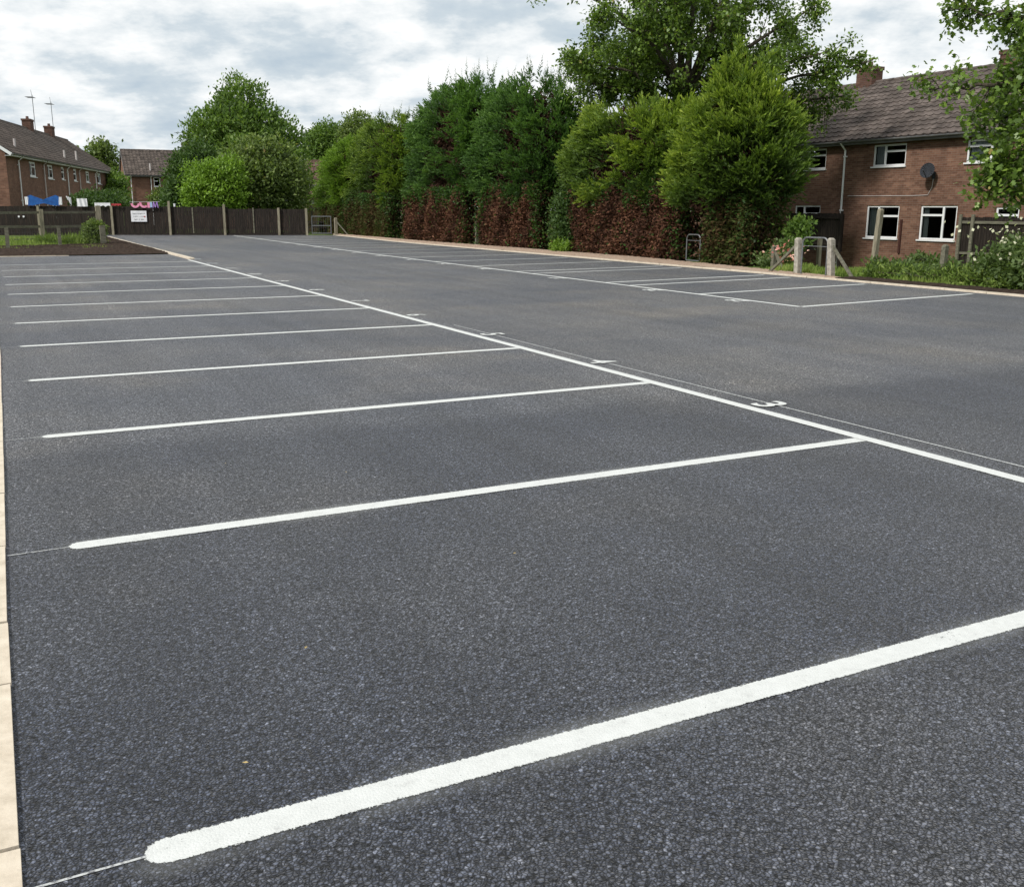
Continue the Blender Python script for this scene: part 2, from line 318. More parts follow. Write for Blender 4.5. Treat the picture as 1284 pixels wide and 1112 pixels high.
# ---------------------------------------------------------------- painted markings
def strip(name, pts, w, material=None, z=.004, cap0=False, label=None, halo=2.5):
    pts = [np.array(p, float) for p in pts]; hw = w/2; k = halo if material is None else 1.0
    if cap0: d = (pts[1]-pts[0])/np.linalg.norm(pts[1]-pts[0]); pts[0] = pts[0]+d*hw; pts = [pts[0]-d*hw*2.5]+pts
    v = []; f = []; uv = []; acc = 0
    for i, p in enumerate(pts):
        a, b = pts[max(i-1, 0)], pts[min(i+1, len(pts)-1)]; t = (b-a)/np.linalg.norm(b-a); n = np.array([-t[1], t[0]])
        u = -2.5 if (cap0 and i == 0) else (0 if (cap0 and i == 1) or i == 0 else 50+i)
        for sg in (-1, 1): v.append((*(p+n*sg*hw*k), z)); uv.append((u, sg*k))
        if i: f.append((2*i-2, 2*i, 2*i+1, 2*i-1))
    me = bpy.data.meshes.new(name); me.from_pydata(v, [], f); ul = me.uv_layers.new(name='UVMap')
    for lp in me.loops: ul.data[lp.index].uv = uv[lp.vertex_index]
    me.update()
    if me.polygons[0].normal.z < 0: me.flip_normals()
    return setp(link(name, me, material or M['paint']), label, kind='structure')
LX = 4.73
strip('aisle_line', [(LX, -5), (LX, 27.3)], .1, z=.006, label='long white painted line joining the numbered bays beside the aisle')
for k in range(-1, 12):
    strip('bay_line', [(-.02, 2.4*k), (LX-.03, 2.4*k)], .1, cap0=True, label='white painted bay divider line on the kerb side row')
    if k < 5: strip('chalk_line', [(-.262, 2.4*k-.005), (-.005, 2.4*k)], .008, M['thin_paint'], z=.003, label='thin chalk setting-out line running from divider end to kerb')
strip('chalk_line', [(5.03, -3), (4.99, 4), (4.96, 9.5)], .02, M['thin_paint'], z=.003, label='thin pale setting-out line beside the long white line')
def frx(y): return float(np.interp(y, [9, 28, 41, 53], [10.68, 10.68, 10.97, 11.22]))
strip('aisle_line', [(frx(y), y) for y in (9.42, 15, 22, 28, 34, 41, 47, 52)], .1, z=.006, label='long white painted line along the hedge side row of bays')
rd = [9.42, 11.95, 14.12, 14.98, 18.07, 18.88]+[18.88+2.45*i for i in range(1, 14)]
for y in rd:
    strip('bay_line', [(frx(y)+.03, y+.012), (kerbx(y)-.32, y+.55)], .1, label='white painted bay divider line on the hedge side row')
def digits(txt, x, y, rz, size, label):
    cu = bpy.data.curves.new('tmp', 'FONT'); cu.body = txt; cu.size = size; cu.align_x = 'CENTER'; cu.offset = .009; cu.resolution_u = 4
    ob = bpy.data.objects.new('tmp', cu); COL.objects.link(ob); dg = bpy.context.evaluated_depsgraph_get()
    me = bpy.data.meshes.new_from_object(ob.evaluated_get(dg)); bpy.data.objects.remove(ob); me.materials.clear()
    o = link('bay_number', me, M['number_paint']); o.location = (x, y, .009); o.rotation_euler = (0, 0, rz); return setp(o, label, kind='structure')
for k in range(0, 12):
    digits(str(k+2), LX+.1, 2.4*k+1.17, -math.pi/2, .38, f'small white painted bay number {k+2} beside the long line')
mid = [(9.42+11.95)/2, (11.95+14.12)/2, (14.98+18.07)/2]+[18.88+2.45*(i+.5) for i in range(0, 13)]
for i, y in enumerate(mid):
    digits(str(29-i), frx(y)-.1, y-.05, math.pi/2, .38, f'small white painted bay number {29-i} on the hedge side row')

# ---------------------------------------------------------------- kerbs, gravel strip, soil
def kerb(name, pts, w, h, unit_len, label, side=0):
    r0 = empty(name, (pts[0][0], pts[0][1], 0), 0, label, 'kerb'); r0['kind'] = 'structure'
    mb = MB(); pts = [np.array(p, float) for p in pts]; off = np.array([pts[0][0], pts[0][1]])
    for a, b in zip(pts[:-1], pts[1:]):
        Ld = np.linalg.norm(b-a); d = (b-a)/Ld; n = np.array([-d[1], d[0]]); t = 0
        while t < Ld-.02:
            t1 = min(Ld, t+unit_len); g = .006; dz = random.uniform(-.003, .003); dn = random.uniform(-.002, .002)
            p = a+d*(t+g)-off+n*dn; q = a+d*(t1-g)-off+n*dn; e = .006
            c = [(*(p-n*w/2), -.1), (*(q-n*w/2), -.1), (*(q+n*w/2), -.1), (*(p+n*w/2), -.1), (*(p-n*(w/2-e)), h+dz), (*(q-n*(w/2-e)), h+dz), (*(q+n*(w/2-e)), h+dz), (*(p+n*(w/2-e)), h+dz)]
            mb.hexa(c); t = t1
    o = mb.build('kerb_blocks', M['kerb'], r0); return r0
kerb('kerb', [(-.398, -6+.7-.026), (-.398, 1.6), (-.335, 8.7), (-.29, 31.1)], .26, .012, .914, 'flat buff concrete kerb running along the side of the bays')
kerb('kerb', [(4.86, 27.5), (4.86, 40), (4.95, 50.4)], .15, .05, .914, 'raised cream kerb continuing from the long white line to the fence')
kerb('kerb', [(kerbx(y)+.03, y) for y in (0, 4, 9, 14.5, 20, 26, 32, 40, 46, 51)], .13, .03, .914, 'narrow cream kerb behind the hedge side bays')
kerb('kerb', [(-.27, 31.22), (1.9, 31.2)], .08, .02, .914, 'short pale edging at the far end of the kerb side bays')
def patch(name, poly_fn, us, vs, zf, material, label, kind):
    v = []; 
    for j in vs:
        for i in us:
            x, y = poly_fn(i, j); v.append((x, y, zf(x, y, i, j)))
    nx = len(us); f = [(j*nx+i, j*nx+i+1, (j+1)*nx+i+1, (j+1)*nx+i) for j in range(len(vs)-1) for i in range(nx-1)]
    me = bpy.data.meshes.new(name); me.from_pydata(v, [], f); me.polygons.foreach_set('use_smooth', [True]*len(f)); me.update()
    if sum(p.normal.z for p in me.polygons) < 0: me.flip_normals()
    return setp(link(name, me, material), label, kind=kind)
def gedge(y): return kerbx(y)+.1+float(np.interp(y, [9, 13.8, 15, 18, 23, 30, 42, 52], [.0, .02, .4, .75, 1.3, 1.25, .9, .5]))
patch('gravel_strip', lambda i, j: (kerbx(j)+.1+(gedge(j)+.25-kerbx(j)-.1)*i, j), lin(0, 1, 14), lin(13.8, 52, 300), lambda x, y, i, j: .015+.02*math.sin(i*3)+random.uniform(0, .022), M['gravel'], 'pinkish buff gravel strip between kerb and hedge', 'structure')
patch('soil_strip', lambda i, j: (kerbx(j)+.09+.6*i, j), lin(0, 1, 8), lin(0, 15.2, 150), lambda x, y, i, j: .0+.05*math.sin(i*2.6)+random.uniform(0, .03)-.1*max(0, (j-13.6)), M['soil'], 'dark bare soil edge behind the narrow kerb', 'structure')
patch('soil_bed', lambda i, j: (lerpx(j)[0]+(lerpx(j)[1]-lerpx(j)[0])*i, j), lin(0, 1, 60), lin(31.24, 50, 110), lambda x, y, i, j: random.uniform(-.04, .05)+.02+.13*min(1, (y-31.24)/1.5)*min(1, (4.79-x)/.7+.15), M['soil'], 'dark turned soil bed beside the raised cream kerb', 'structure') if False else None
def sb(j): return (float(np.interp(j, [31.24, 33, 36.5, 50], [-6, -6, 3.0, 3.8])), 4.785)
patch('soil_bed', lambda i, j: (sb(j)[0]+(sb(j)[1]-sb(j)[0])*i, j), lin(0, 1, 70), lin(31.27, 50, 130), lambda x, y, i, j: max(.006, random.uniform(-.035, .05)*min(1, (y-31.2)/.4)+.02)+.13*min(1, (y-31.24)/1.2)*min(1, (4.8-x)/.6+.1), M['soil'], 'dark turned soil bed beside the raised cream kerb', 'structure')
# grass blades
def grass(label, regs, n, h0, h1, leaf='grass'):
    Ps = []; 
    for (x0, x1, y0, y1, wt) in regs:
        k = int(n*wt); x = rng.uniform(x0, x1, k); y = rng.uniform(y0, y1, k); Ps.append(np.stack([x, y, terr(x, y)], 1))
    P = np.concatenate(Ps); D = rvec(len(P))*.5; D[:, 2] = 1; clump = np.sin(P[:, 0]*2.3+np.sin(P[:, 1]*1.7)*2)*.5+.5
    h = rng.uniform(h0, h1, len(P))*(.5+clump); V = kites(P, D, h, h*.14+.008)
    o = nmesh('grass', V, 4, L[leaf], None, clump*.5+rng.uniform(0, .5, len(P))); return setp(o, label, kind='stuff')
grass('bright green grass behind the soil edge beside the post and mesh fence', [(-7, 3.3, 33.2, 37, .45), (-8, 4, 37, 48, .55)], 30000, .07, .2)
grass('short mown garden grass between the gate and brick house', [(16.2, 20, 5, 17.5, .45), (19, 28, 8, 34, .55)], 45000, .06, .16)

# ---------------------------------------------------------------- fences, posts and gates
def rootat(name, p, label, cat, rz=0, group=None): return empty(name, p, rz, label, cat, group)
def board_fence():
    r = rootat('board_fence', fpt(0), 'long dark creosoted vertical board fence across the far end', 'fence', math.pi/2-1.97)
    mb = MB(); s = -12.
    while s < 10.3:
        w = random.uniform(.1, .13); top = 1.46 if s < 6.2 else 1.36; dz = random.uniform(-.015, .015); y0 = random.choice((0, .012))
        mb.box((s, y0, .07), (s+w-.008, y0+.018, top+dz)); s += w
    mb.build('boards', M['dark_board'], r)
    mb = MB(); mb.box((-12, -.025, -.05), (10.3, -.004, .09)); mb.build('gravel_board', M['dark_board'], r)
    mb = MB(); mb.box((-12, .034, .35), (10.3, .075, .43)); mb.box((-12, .034, 1.15), (10.3, .075, 1.23)); mb.build('rail', M['dark_board'], r)
    for s0, h in ((-9.6, 1.5), (-6.6, 1.5), (-3.4, 1.5), (.32, 1.5), (3.27, 1.74), (6.1, 1.58), (8.93, 1.42), (10.38, 1.4)):
        mb = MB(); mb.box((s0-.06, -.12, -.1), (s0+.06, -.028, h), .006); mb.build('post', M['grey_wood'], r)
    for s0 in (4.45, 7.6):
        mb = MB(); mb.box((s0-.03, -.02, .1), (s0+.03, -.003, 1.42)); mb.build('batten', M['rail_wood'], r)
    mb = MB(); mb.tube([(3.55, .0, 1.46), (3.55, .0, 1.62)], .05, 8); mb.build('post_cap', M['white_cloth'], r)
    for s0 in (-4.42, -4.18):
        mb = MB(); mb.tube([(s0, -.02, .93), (s0, -.05, .93)], .05, 10); mb.build('reflector', M['white_cloth'], r)
board_fence()
def sign():
    r = rootat('sign_board', fpt(1.69, .965)+np.array([-.0, 0, 0]), 'white rectangular sign with three lines of text on the dark fence', 'sign', math.pi/2-1.97)
    mb = MB(); mb.box((-.4, -.06, -.28), (.4, -.03, .28)); mb.build('panel', M['white_cloth'], r)
    mb = MB()
    for z, x0, x1 in ((.13, -.33, .33), (-.02, -.27, .3), (-.17, -.25, .27)):
        x = x0
        while x < x1:
            w = random.uniform(.03, .05); mb.box((x, -.064, z-.035), (x+.011, -.061, z+.035))
            if random.random() < .7: mb.box((x+.012, -.064, z+random.choice((-.035, 0, .024))), (x+w*.7, -.061, z+.035 if random.random() < .3 else z+.01+.0))
            x += w+.012
            if random.random() < .12: x += .03
    mb.build('lettering', M['ink'], r)
    mb = MB(); mb.tube([(.3, -.061, -.02), (.3, -.066, -.02)], .04, 10); mb.build('red_mark', M['red_cloth'], r)
sign()
def cloth_sheet(name, s0, s1, z0, z1, material, label, cat, shape=None, rows=6, yoff=-.14, wav=.03):
    r = None; n = 24; v = []; f = []
    for j in range(rows+1):
        for i in range(n+1):
            u = i/n; w = j/rows; lo, hi = (0, 1) if shape is None else shape(u)
            z = z0+(z1-z0)*(lo+(hi-lo)*w); v.append(((s1-s0)*(u-.5), wav*math.sin(u*14+w*2), z-z0))
    for j in range(rows):
        for i in range(n): a = j*(n+1)+i; f.append((a, a+1, a+n+2, a+n+1))
    me = bpy.data.meshes.new(name); me.from_pydata(v, [], f); o = link(name, me, material)
    o.location = fpt((s0+s1)/2, z0)+np.array([-math.cos(1.97)*-yoff*0, 0, 0]); o.rotation_euler = (0, 0, math.pi/2-1.97)
    o.location = Vector(o.location)+Matrix.Rotation(math.pi/2-1.97, 3, 'Z') @ Vector((0, yoff, 0))
    md = o.modifiers.new('s', 'SOLIDIFY'); md.thickness = .012; md.offset = 0
    return setp(o, label, cat)
o = cloth_sheet('blue_bow', -3.85, -2.28, 1.45, 2.0, M['blue_cloth'], 'large blue cloth bow hung above the dark fence', 'bow decoration', lambda u: (.5-(.22+.3*abs(u-.5)*2*(1 if abs(u-.5) < .4 else .75)), .5+(.12+.42*min(1, abs(u-.5)*2.6)*(1 if abs(u-.5) < .42 else .8))), 8)
for sx in (-1, 1):
    c = cloth_sheet('side_panel', -.09, .09, 0, .4, M['white_cloth'], None, None, None, 4, 0, .01)
    c.rotation_euler = (0, 0, 0); c.parent = o; c.location = (sx*.84, .02, .08)
cloth_sheet('white_cloth', -1.38, -.86, 1.45, 1.85, M['white_cloth'], 'small square white cloth pegged above the dark fence', 'cloth')
cloth_sheet('white_pennant', -1.9, -1.66, 1.5, 1.98, M['white_cloth'], 'white triangular pennant hung next to the downpipe above the fence', 'pennant', lambda u: (.9-.9*u, 1-.2*u))
cloth_sheet('striped_bunting', -.5, .3, 1.43, 1.64, M['white_cloth'], 'white and grey bunting draped over the fence beside the gatepost', 'bunting', lambda u: (.35*abs(math.sin(u*9)), 1))
cloth_sheet('red_bunting', .36, .85, 1.44, 1.6, M['red_cloth'], 'short dark red bunting on the fence top near the sign', 'bunting', lambda u: (.2+.3*abs(math.sin(u*9)), 1))
def party_banner():
    r = rootat('party_banner', fpt(2.08, 1.62), 'pink blue and violet letter banner strung along the fence above the sign', 'banner', math.pi/2-1.97)
    def arc(name, x, material, a0, a1, rr):
        mb = MB(); n = 12
        for i in range(n):
            t0, t1 = a0+(a1-a0)*i/n, a0+(a1-a0)*(i+1)/n
            q = lambda t, k, y: (x+math.cos(t)*rr*k, y, math.sin(t)*rr*.95*k)
            c = [q(t0, .55, -.15), q(t1, .55, -.15), q(t1, 1, -.15), q(t0, 1, -.15), q(t0, .55, -.13), q(t1, .55, -.13), q(t1, 1, -.13), q(t0, 1, -.13)]; mb.hexa(c)
        mb.build(name, material, r)
    arc('crescent', -.5, M['pink_cloth'], math.pi, 2*math.pi, .24); arc('crescent', -.05, M['pink_cloth'], math.pi*.9, math.pi*1.75, .24)
    mb = MB(); mb.box((.12, -.15, -.22), (.24, -.13, .05)); mb.build('flag', M['pink_cloth'], r)
    mb = MB(); mb.box((.25, -.15, -.2), (.36, -.13, .06)); mb.build('flag', M['sky_cloth'], r)
    mb = MB()
    for a, b in (((.4, -.22), (.44, .08)), ((.44, .08), (.52, -.2)), ((.52, -.2), (.61, .08)), ((.61, .08), (.66, -.22))): mb.bar((a[0], -.14, a[1]), (b[0], -.14, b[1]), .03, .055)
    mb.build('zigzag_flag', M['violet_cloth'], r)
    mb = MB(); mb.bar((-.8, -.14, .07), (.75, -.14, .09), .01); mb.build('string', M['white_cloth'], r)
party_banner()
def rail_fence():
    a = np.array([-6.5, 42.6]); b = np.array([4.35, 48.0]); a = np.array([4.35, 48.0])+(np.array([1.91, 46.45])-np.array([4.35, 48.0]))*1.0; d = np.array([4.35, 48.0])-np.array([1.91, 46.45]); Ld = np.linalg.norm(d); ang = math.atan2(d[1], d[0])
    ang2 = ang
    r = rootat('rail_fence', (4.35, 48.0, -.03), 'weathered three rail timber fence in front of the dark boards', 'fence', 0)
    P = lambda t: np.array([4.35, 48.0])-d/Ld*t
    for t, h in ((Ld, 1.36), (2*Ld-.1, 1.34), (3*Ld, 1.34), (4*Ld, 1.34)):
        p = P(t)-np.array([4.35, 48.0]); mb = MB(); mb.box((p[0]-.08, p[1]-.08, -.1), (p[0]+.08, p[1]+.08, h), .008); mb.build('post', M['grey_wood'], r)
    mb = MB(); mb.box((-.11, -.1, -.1), (.11, .1, 1.52), .01); mb.build('gatepost', M['grey_wood'], r)
    for z in (.08, .63, 1.22):
        for i in range(4):
            t0, t1 = (.14 if i == 0 else i*Ld), (i+1)*Ld
            p, q = P(t0)-np.array([4.35, 48.0]), P(t1)-np.array([4.35, 48.0]); mb = MB(); mb.bar((p[0], p[1]+.09, z+random.uniform(-.02, .02)), (q[0], q[1]+.09, z+random.uniform(-.02, .02)), .05, .1); mb.build('rail', M['rail_wood'], r)
rail_fence()
def mesh_fence():
    pp = [(-4.5, 30.6+1.2), (-1.4, 32.0), (.31, 33.59), (1.93, 35.5), (3.4, 36.5)]
    pp = [(-4.2, 29.5+.9+1.8), (-1.9, 32.6), (.31, 33.6), (1.93, 35.5), (3.4, 36.5)]
    r = rootat('mesh_fence', (.31, 33.6, 0), 'low wire mesh fence on short grey posts at the grass edge', 'fence')
    o = np.array([.31, 33.6])
    for i, p in enumerate(pp):
        q = np.array(p)-o; mb = MB(); w = .055 if i < 4 else .09
        mb.box((q[0]-w, q[1]-w, -.1), (q[0]+w, q[1]+w, .8), .008); mb.build('post', M['rail_wood'], r)
    mb = MB()
    for a, b in zip(pp[:-1], pp[1:]):
        a = np.array(a)-o; b = np.array(b)-o; Ld = np.linalg.norm(b-a)
        for z in lin(.08, .74, 7): mb.bar((*a, z), (*b, z), .0022)
        for t in np.arange(0, Ld, .12): q = a+(b-a)*t/Ld; mb.bar((*q, .08), (*q, .74), .0015)
    mb.build('wire_mesh', M['galv'], r)
mesh_fence()
def gatepost_with_brace(name, p, h, brace_to, label, tilt=(0, 0), material='concrete', w=.06):
    r = rootat(name, (p[0], p[1], -.03), label, 'post')
    mb = MB(); t = tilt; n = 4
    c0 = [(-w, -w, -.1), (w, -w, -.1), (w, w, -.1), (-w, w, -.1)]; z1 = h-.04
    mid = [(x+t[0]*1, y+t[1]*1, z1) for x, y, _ in c0]; topc = [(x*.55+t[0], y*.55+t[1], h) for x, y, _ in c0]
    mb.hexa(c0+mid); mb.hexa(mid+topc); mb.build('shaft', M[material], r)
    if brace_to: mb = MB(); mb.bar((t[0]*.8+brace_to[0]*.06, t[1]*.8+brace_to[1]*.06, h*.8), (*brace_to, .0), .055, .055); mb.build('brace', M['rail_wood'], r)
    return r
gatepost_with_brace('gatepost', (16.0, 15.24), .86, (-.05, .95), 'pale concrete gatepost with a diagonal strut on the hedge side of the tubular gate', (-.04, .0))
gatepost_with_brace('gatepost', (16.01, 14.21), .88, (.05, -.62), 'pale concrete gatepost with a strut on the house side of the tubular gate', (-.05, .03))
gatepost_with_brace('timber_post', (17.35, 14.34-.0), 1.5, None, 'tall thin leaning wooden post standing in front of the ground floor window', (-.03, -.13), 'grey_wood', .05)
gatepost_with_brace('timber_post', (16.93, 12.1), .8, None, 'short dark weathered post in the verge between nettles and bramble', (-.01, -.02), 'rail_wood', .05)
gatepost_with_brace('timber_post', (17.1, 17.3), .6, (-.05, -.42), 'dark strutted stub post at the base of the tall golden conifer', (0, 0), 'rail_wood', .05)
gatepost_with_brace('timber_post', (19.6, 18.35), .75, None, 'thin pale garden post seen through the tubular gate', (0, 0), 'grey_wood', .045)
gatepost_with_brace('timber_post', (17.7, 35.9), .95, None, 'thin weathered post in the gap between the two dark conifers', (0, 0), 'rail_wood', .055)
def hoop_gate(p0, p1, h, label, rad=.019):
    p0 = np.array(p0, float); p1 = np.array(p1, float); r = rootat('tubular_gate', (p0[0], p0[1], 0), label, 'gate')
    d = p1-p0; Ld = np.linalg.norm(d); d /= Ld; q = lambda t, z: (d[0]*t, d[1]*t, z)
    pts = [q(0, .03)]; rr = .13
    pts += [q(rr-rr*math.cos(a), h-rr+rr*math.sin(a)) for a in lin(0, math.pi/2, 7)]
    pts += [q(Ld-rr+rr*math.sin(a), h-rr+rr*math.cos(a)) for a in lin(0, math.pi/2, 7)]+[q(Ld, .03)]
    pts += [q(Ld-.05, -.0+.02), q(.05, .02), q(0, .03)]
    mb = MB(); mb.tube(pts, rad, 8); mb.build('frame', M['galv'], r, True)
    mb = MB(); mb.tube([q(.01, h*.78), q(Ld-.01, h*.78)], rad*.5, 6); mb.build('crossbar', M['galv'], r, True)
    mb = MB(); mb.bar(q(Ld, h*.62), q(Ld+.05, h*.62), .03, .05); mb.build('latch', M['galv'], r)
hoop_gate((15.98, 15.12), (15.99, 14.36), .84, 'galvanised tubular garden gate standing between two concrete posts')
hoop_gate((17.5, 21.4), (17.5, 20.78), .74, 'galvanised tubular gate in the dark gap between the golden conifers')
def far_gate():
    r = rootat('metal_gate', (15.2, 51.2, 0), 'grey metal mesh gate beyond the end of the dark fence', 'gate', R(-20))
    mb = MB()
    for z in (.1, .5, .98): mb.tube([(0, 0, z), (1.0, 0, z)], .025)
    for x in (0, 1.0): mb.tube([(x, 0, .05), (x, 0, 1.0)], .025)
    mb.build('frame', M['galv'], r)
    mb = MB()
    for i in range(9): mb.bar((i*.12, 0, .1), (i*.12, 0, .98), .006)
    mb.build('bars', M['galv'], r)
    gatepost_with_brace('gatepost', (16.32, 50.6), .95, (.55, -.5), 'strutted timber gatepost beside the far metal gate', (0, 0), 'grey_wood', .07)
far_gate()
def garden_bench():
    p = at(397, 289, 60); r = rootat('garden_bench', (p[0], p[1], -.1), 'dark garden picnic bench beyond the far metal gate', 'bench', R(-25))
    mb = MB(); mb.box((-.9, -.35, .7), (.9, .35, .75)); mb.build('table_top', M['dark_board'], r)
    for s in (-1, 1):
        mb = MB(); mb.box((-.9, s*.75-.13, .42), (.9, s*.75+.13, .46)); mb.build('seat', M['dark_board'], r)
        mb = MB(); mb.bar((s*.6, -.2, .7), (s*.6, -.75, 0), .08); mb.bar((s*.6, .2, .7), (s*.6, .75, 0), .08); mb.bar((s*.6, -.8, .38), (s*.6, .8, .38), .08); mb.build('leg_frame', M['dark_board'], r)
garden_bench()
def panel_fence(p, rz, Ld, h, gapz, material, label, base=-.8, rails=True, posts=(0, 1)):
    r = rootat('garden_fence', (p[0], p[1], base), label, 'fence', rz); mb = MB(); s = 0
    while s < Ld: w = random.uniform(.09, .12); mb.box((s, 0, gapz), (s+w-.012, .018, h+random.uniform(-.02, .01))); s += w
    mb.build('boards', M[material], r)
    mb = MB(); mb.box((0, -.05, h*.45), (Ld, -.003, h*.45+.07)); mb.box((0, -.05, h-.2), (Ld, -.003, h-.12)); mb.build('rail', M['rail_wood'] if rails else M[material], r)
    for t in posts: mb = MB(); mb.box((Ld*t-.05, -.11, -.1), (Ld*t+.05, -.052, h+.08), .006); mb.build('post', M['rail_wood'] if rails else M[material], r)
panel_fence((28.4, 29.1), R(-90), 2.75, 2.15, .75, 'dark_board', 'dark board fence panel under the window beside the downpipe', -.85, False)
panel_fence((27.2, 20.1), R(-90), 3.8, 2.08, .3, 'dark_board', 'dark board fence panel behind the white flowering bramble', -.85, True, (0, .12, .9))
p = at(366, 262, 75); q = at(418, 262, 72); a = math.atan2(q[1]-p[1], q[0]-p[0])
panel_fence((p[0], p[1]), a, float(np.hypot(*(q-p)[:2])), 2.25, .1, 'tan_wood', 'pale tan board fence far beyond the metal gate', -.75, True, (0, .5, 1))

# ---------------------------------------------------------------- houses
def wall_mb(u0, u1, z0, z1, ops, y=0, thick=.1):
    """outer wall sheet in the local xz plane with real openings and reveals"""
    mb = MB(); us = sorted({u0, u1, *[o[0] for o in ops], *[o[1] for o in ops]}); zs = sorted({z0, z1, *[o[2] for o in ops], *[o[3] for o in ops]})
    for a, b in zip(us[:-1], us[1:]):
        for c, d in zip(zs[:-1], zs[1:]):
            mx, mz = (a+b)/2, (c+d)/2
            if any(o[0] < mx < o[1] and o[2] < mz < o[3] for o in ops): continue
            mb.poly([(a, y, c), (b, y, c), (b, y, d), (a, y, d)], [(a, c), (b, c), (b, d), (a, d)])
    for a, b, c, d in [o[:4] for o in ops]:
        t = thick
        for pts in ([(a, y, c), (a, y, d), (a, y+t, d), (a, y+t, c)], [(b, y, d), (b, y, c), (b, y+t, c), (b, y+t, d)], [(a, y, d), (b, y, d), (b, y+t, d), (a, y+t, d)], [(b, y, c), (a, y, c), (a, y+t, c), (b, y+t, c)]):
            mb.poly(pts, [(q[0]+q[1], q[2]) for q in pts])
    return mb
def window(r, a, b, c, d, lights, curtain=None, fw_=.062):
    fw_ = fw_ if r['category'] != 'house' or not r.name.startswith('brick_terrace') else .11; mb = MB(); y0, y1 = .035, .085
    mb.box((a, y0, c), (a+fw_, y1, d)); mb.box((b-fw_, y0, c), (b, y1, d)); mb.box((a+fw_, y0, c), (b-fw_, y1, c+fw_)); mb.box((a+fw_, y0, d-fw_), (b-fw_, y1, d))
    W, H = b-a, d-c
    for kind, x0, x1 in lights:   # 'v' mullion at x0 ; 't' transom between
        if kind == 'v': mb.box((a+W*x0-.04, y0-.004, c+fw_), (a+W*x0+.04, y1-.004, d-fw_))
        elif kind[0] == 't': z = c+H*float(kind[1:]); mb.box((a+W*x0+.04, y0-.008, z-.035), (a+W*x1-.04, y1-.006, z+.035))
    f = mb.build('window', M['upvc'], r)
    mb = MB(); mb.box((a-.05, -.06, c-.05), (b+.05, .05, c-.003)); mb.build('sill', M['upvc'], f)
    mb = MB(); mb.poly([(a+.03, .06, c+.03), (b-.03, .06, c+.03), (b-.03, .06, d-.03), (a+.03, .06, d-.03)]); mb.build('pane', M['glass'], f)
    for (x0, x1) in curtain or ():
        mb = MB(); n = 10
        for i in range(n):
            p, q = a+W*(x0+(x1-x0)*i/n), a+W*(x0+(x1-x0)*(i+1)/n); o1, o2 = .16+.03*(i % 2), .16+.03*((i+1) % 2)
            mb.poly([(p, o1, c+.02), (q, o2, c+.02), (q, o2, d-.02), (p, o1, d-.02)])
        mb.build('curtain', M['curtain'], f)
def roof_mb(u0, u1, D, ze, zr, over, back=False, cw=.33, per=5, cg=.34):
    """one slope of interlocking tiles from eave (y=-over) to ridge (y=D/2)"""
    y0, y1 = -over, D/2; sl = math.hypot(y1-y0, zr-ze); nc = max(3, round(sl/cg)); nx = int((u1-u0)/cw*per)
    us = np.linspace(u0, u1, nx+1); ph = (us-u0)/cw*2*math.pi
    wv = .022*np.cos(ph)+.008*np.cos(2*ph); ny, nz = -(zr-ze)/sl, (y1-y0)/sl
    mb = MB(); V = []; F_ = []; UV = []
    def row(t, off):
        y = y0+(y1-y0)*t; z = ze+(zr-ze)*t; yy = (y+ny*(wv+off)); zz = z+nz*(wv+off)
        if back: yy = D-yy
        return np.stack([us, yy if isinstance(yy, np.ndarray) else np.full_like(us, yy), zz], 1)
    for c in range(nc):
        t0, t1 = c/nc, (c+1)/nc; A = row(t0, .035), row(t1, .004); base = len(V)
        if c == 0: A = (row(0, .035), row(t1, .004))
        B = row(t0, .004-.02)
        for arr, t in ((B, t0), (A[0], t0), (A[1], t1)):
            V += arr.tolist(); UV += [(u, t*sl) for u in us]
        m_ = nx+1
        for k in range(2):
            for i in range(nx):
                q = (base+k*m_+i, base+k*m_+i+1, base+(k+1)*m_+i+1, base+(k+1)*m_+i); F_.append(q[::-1] if back else q)
    return V, F_, UV
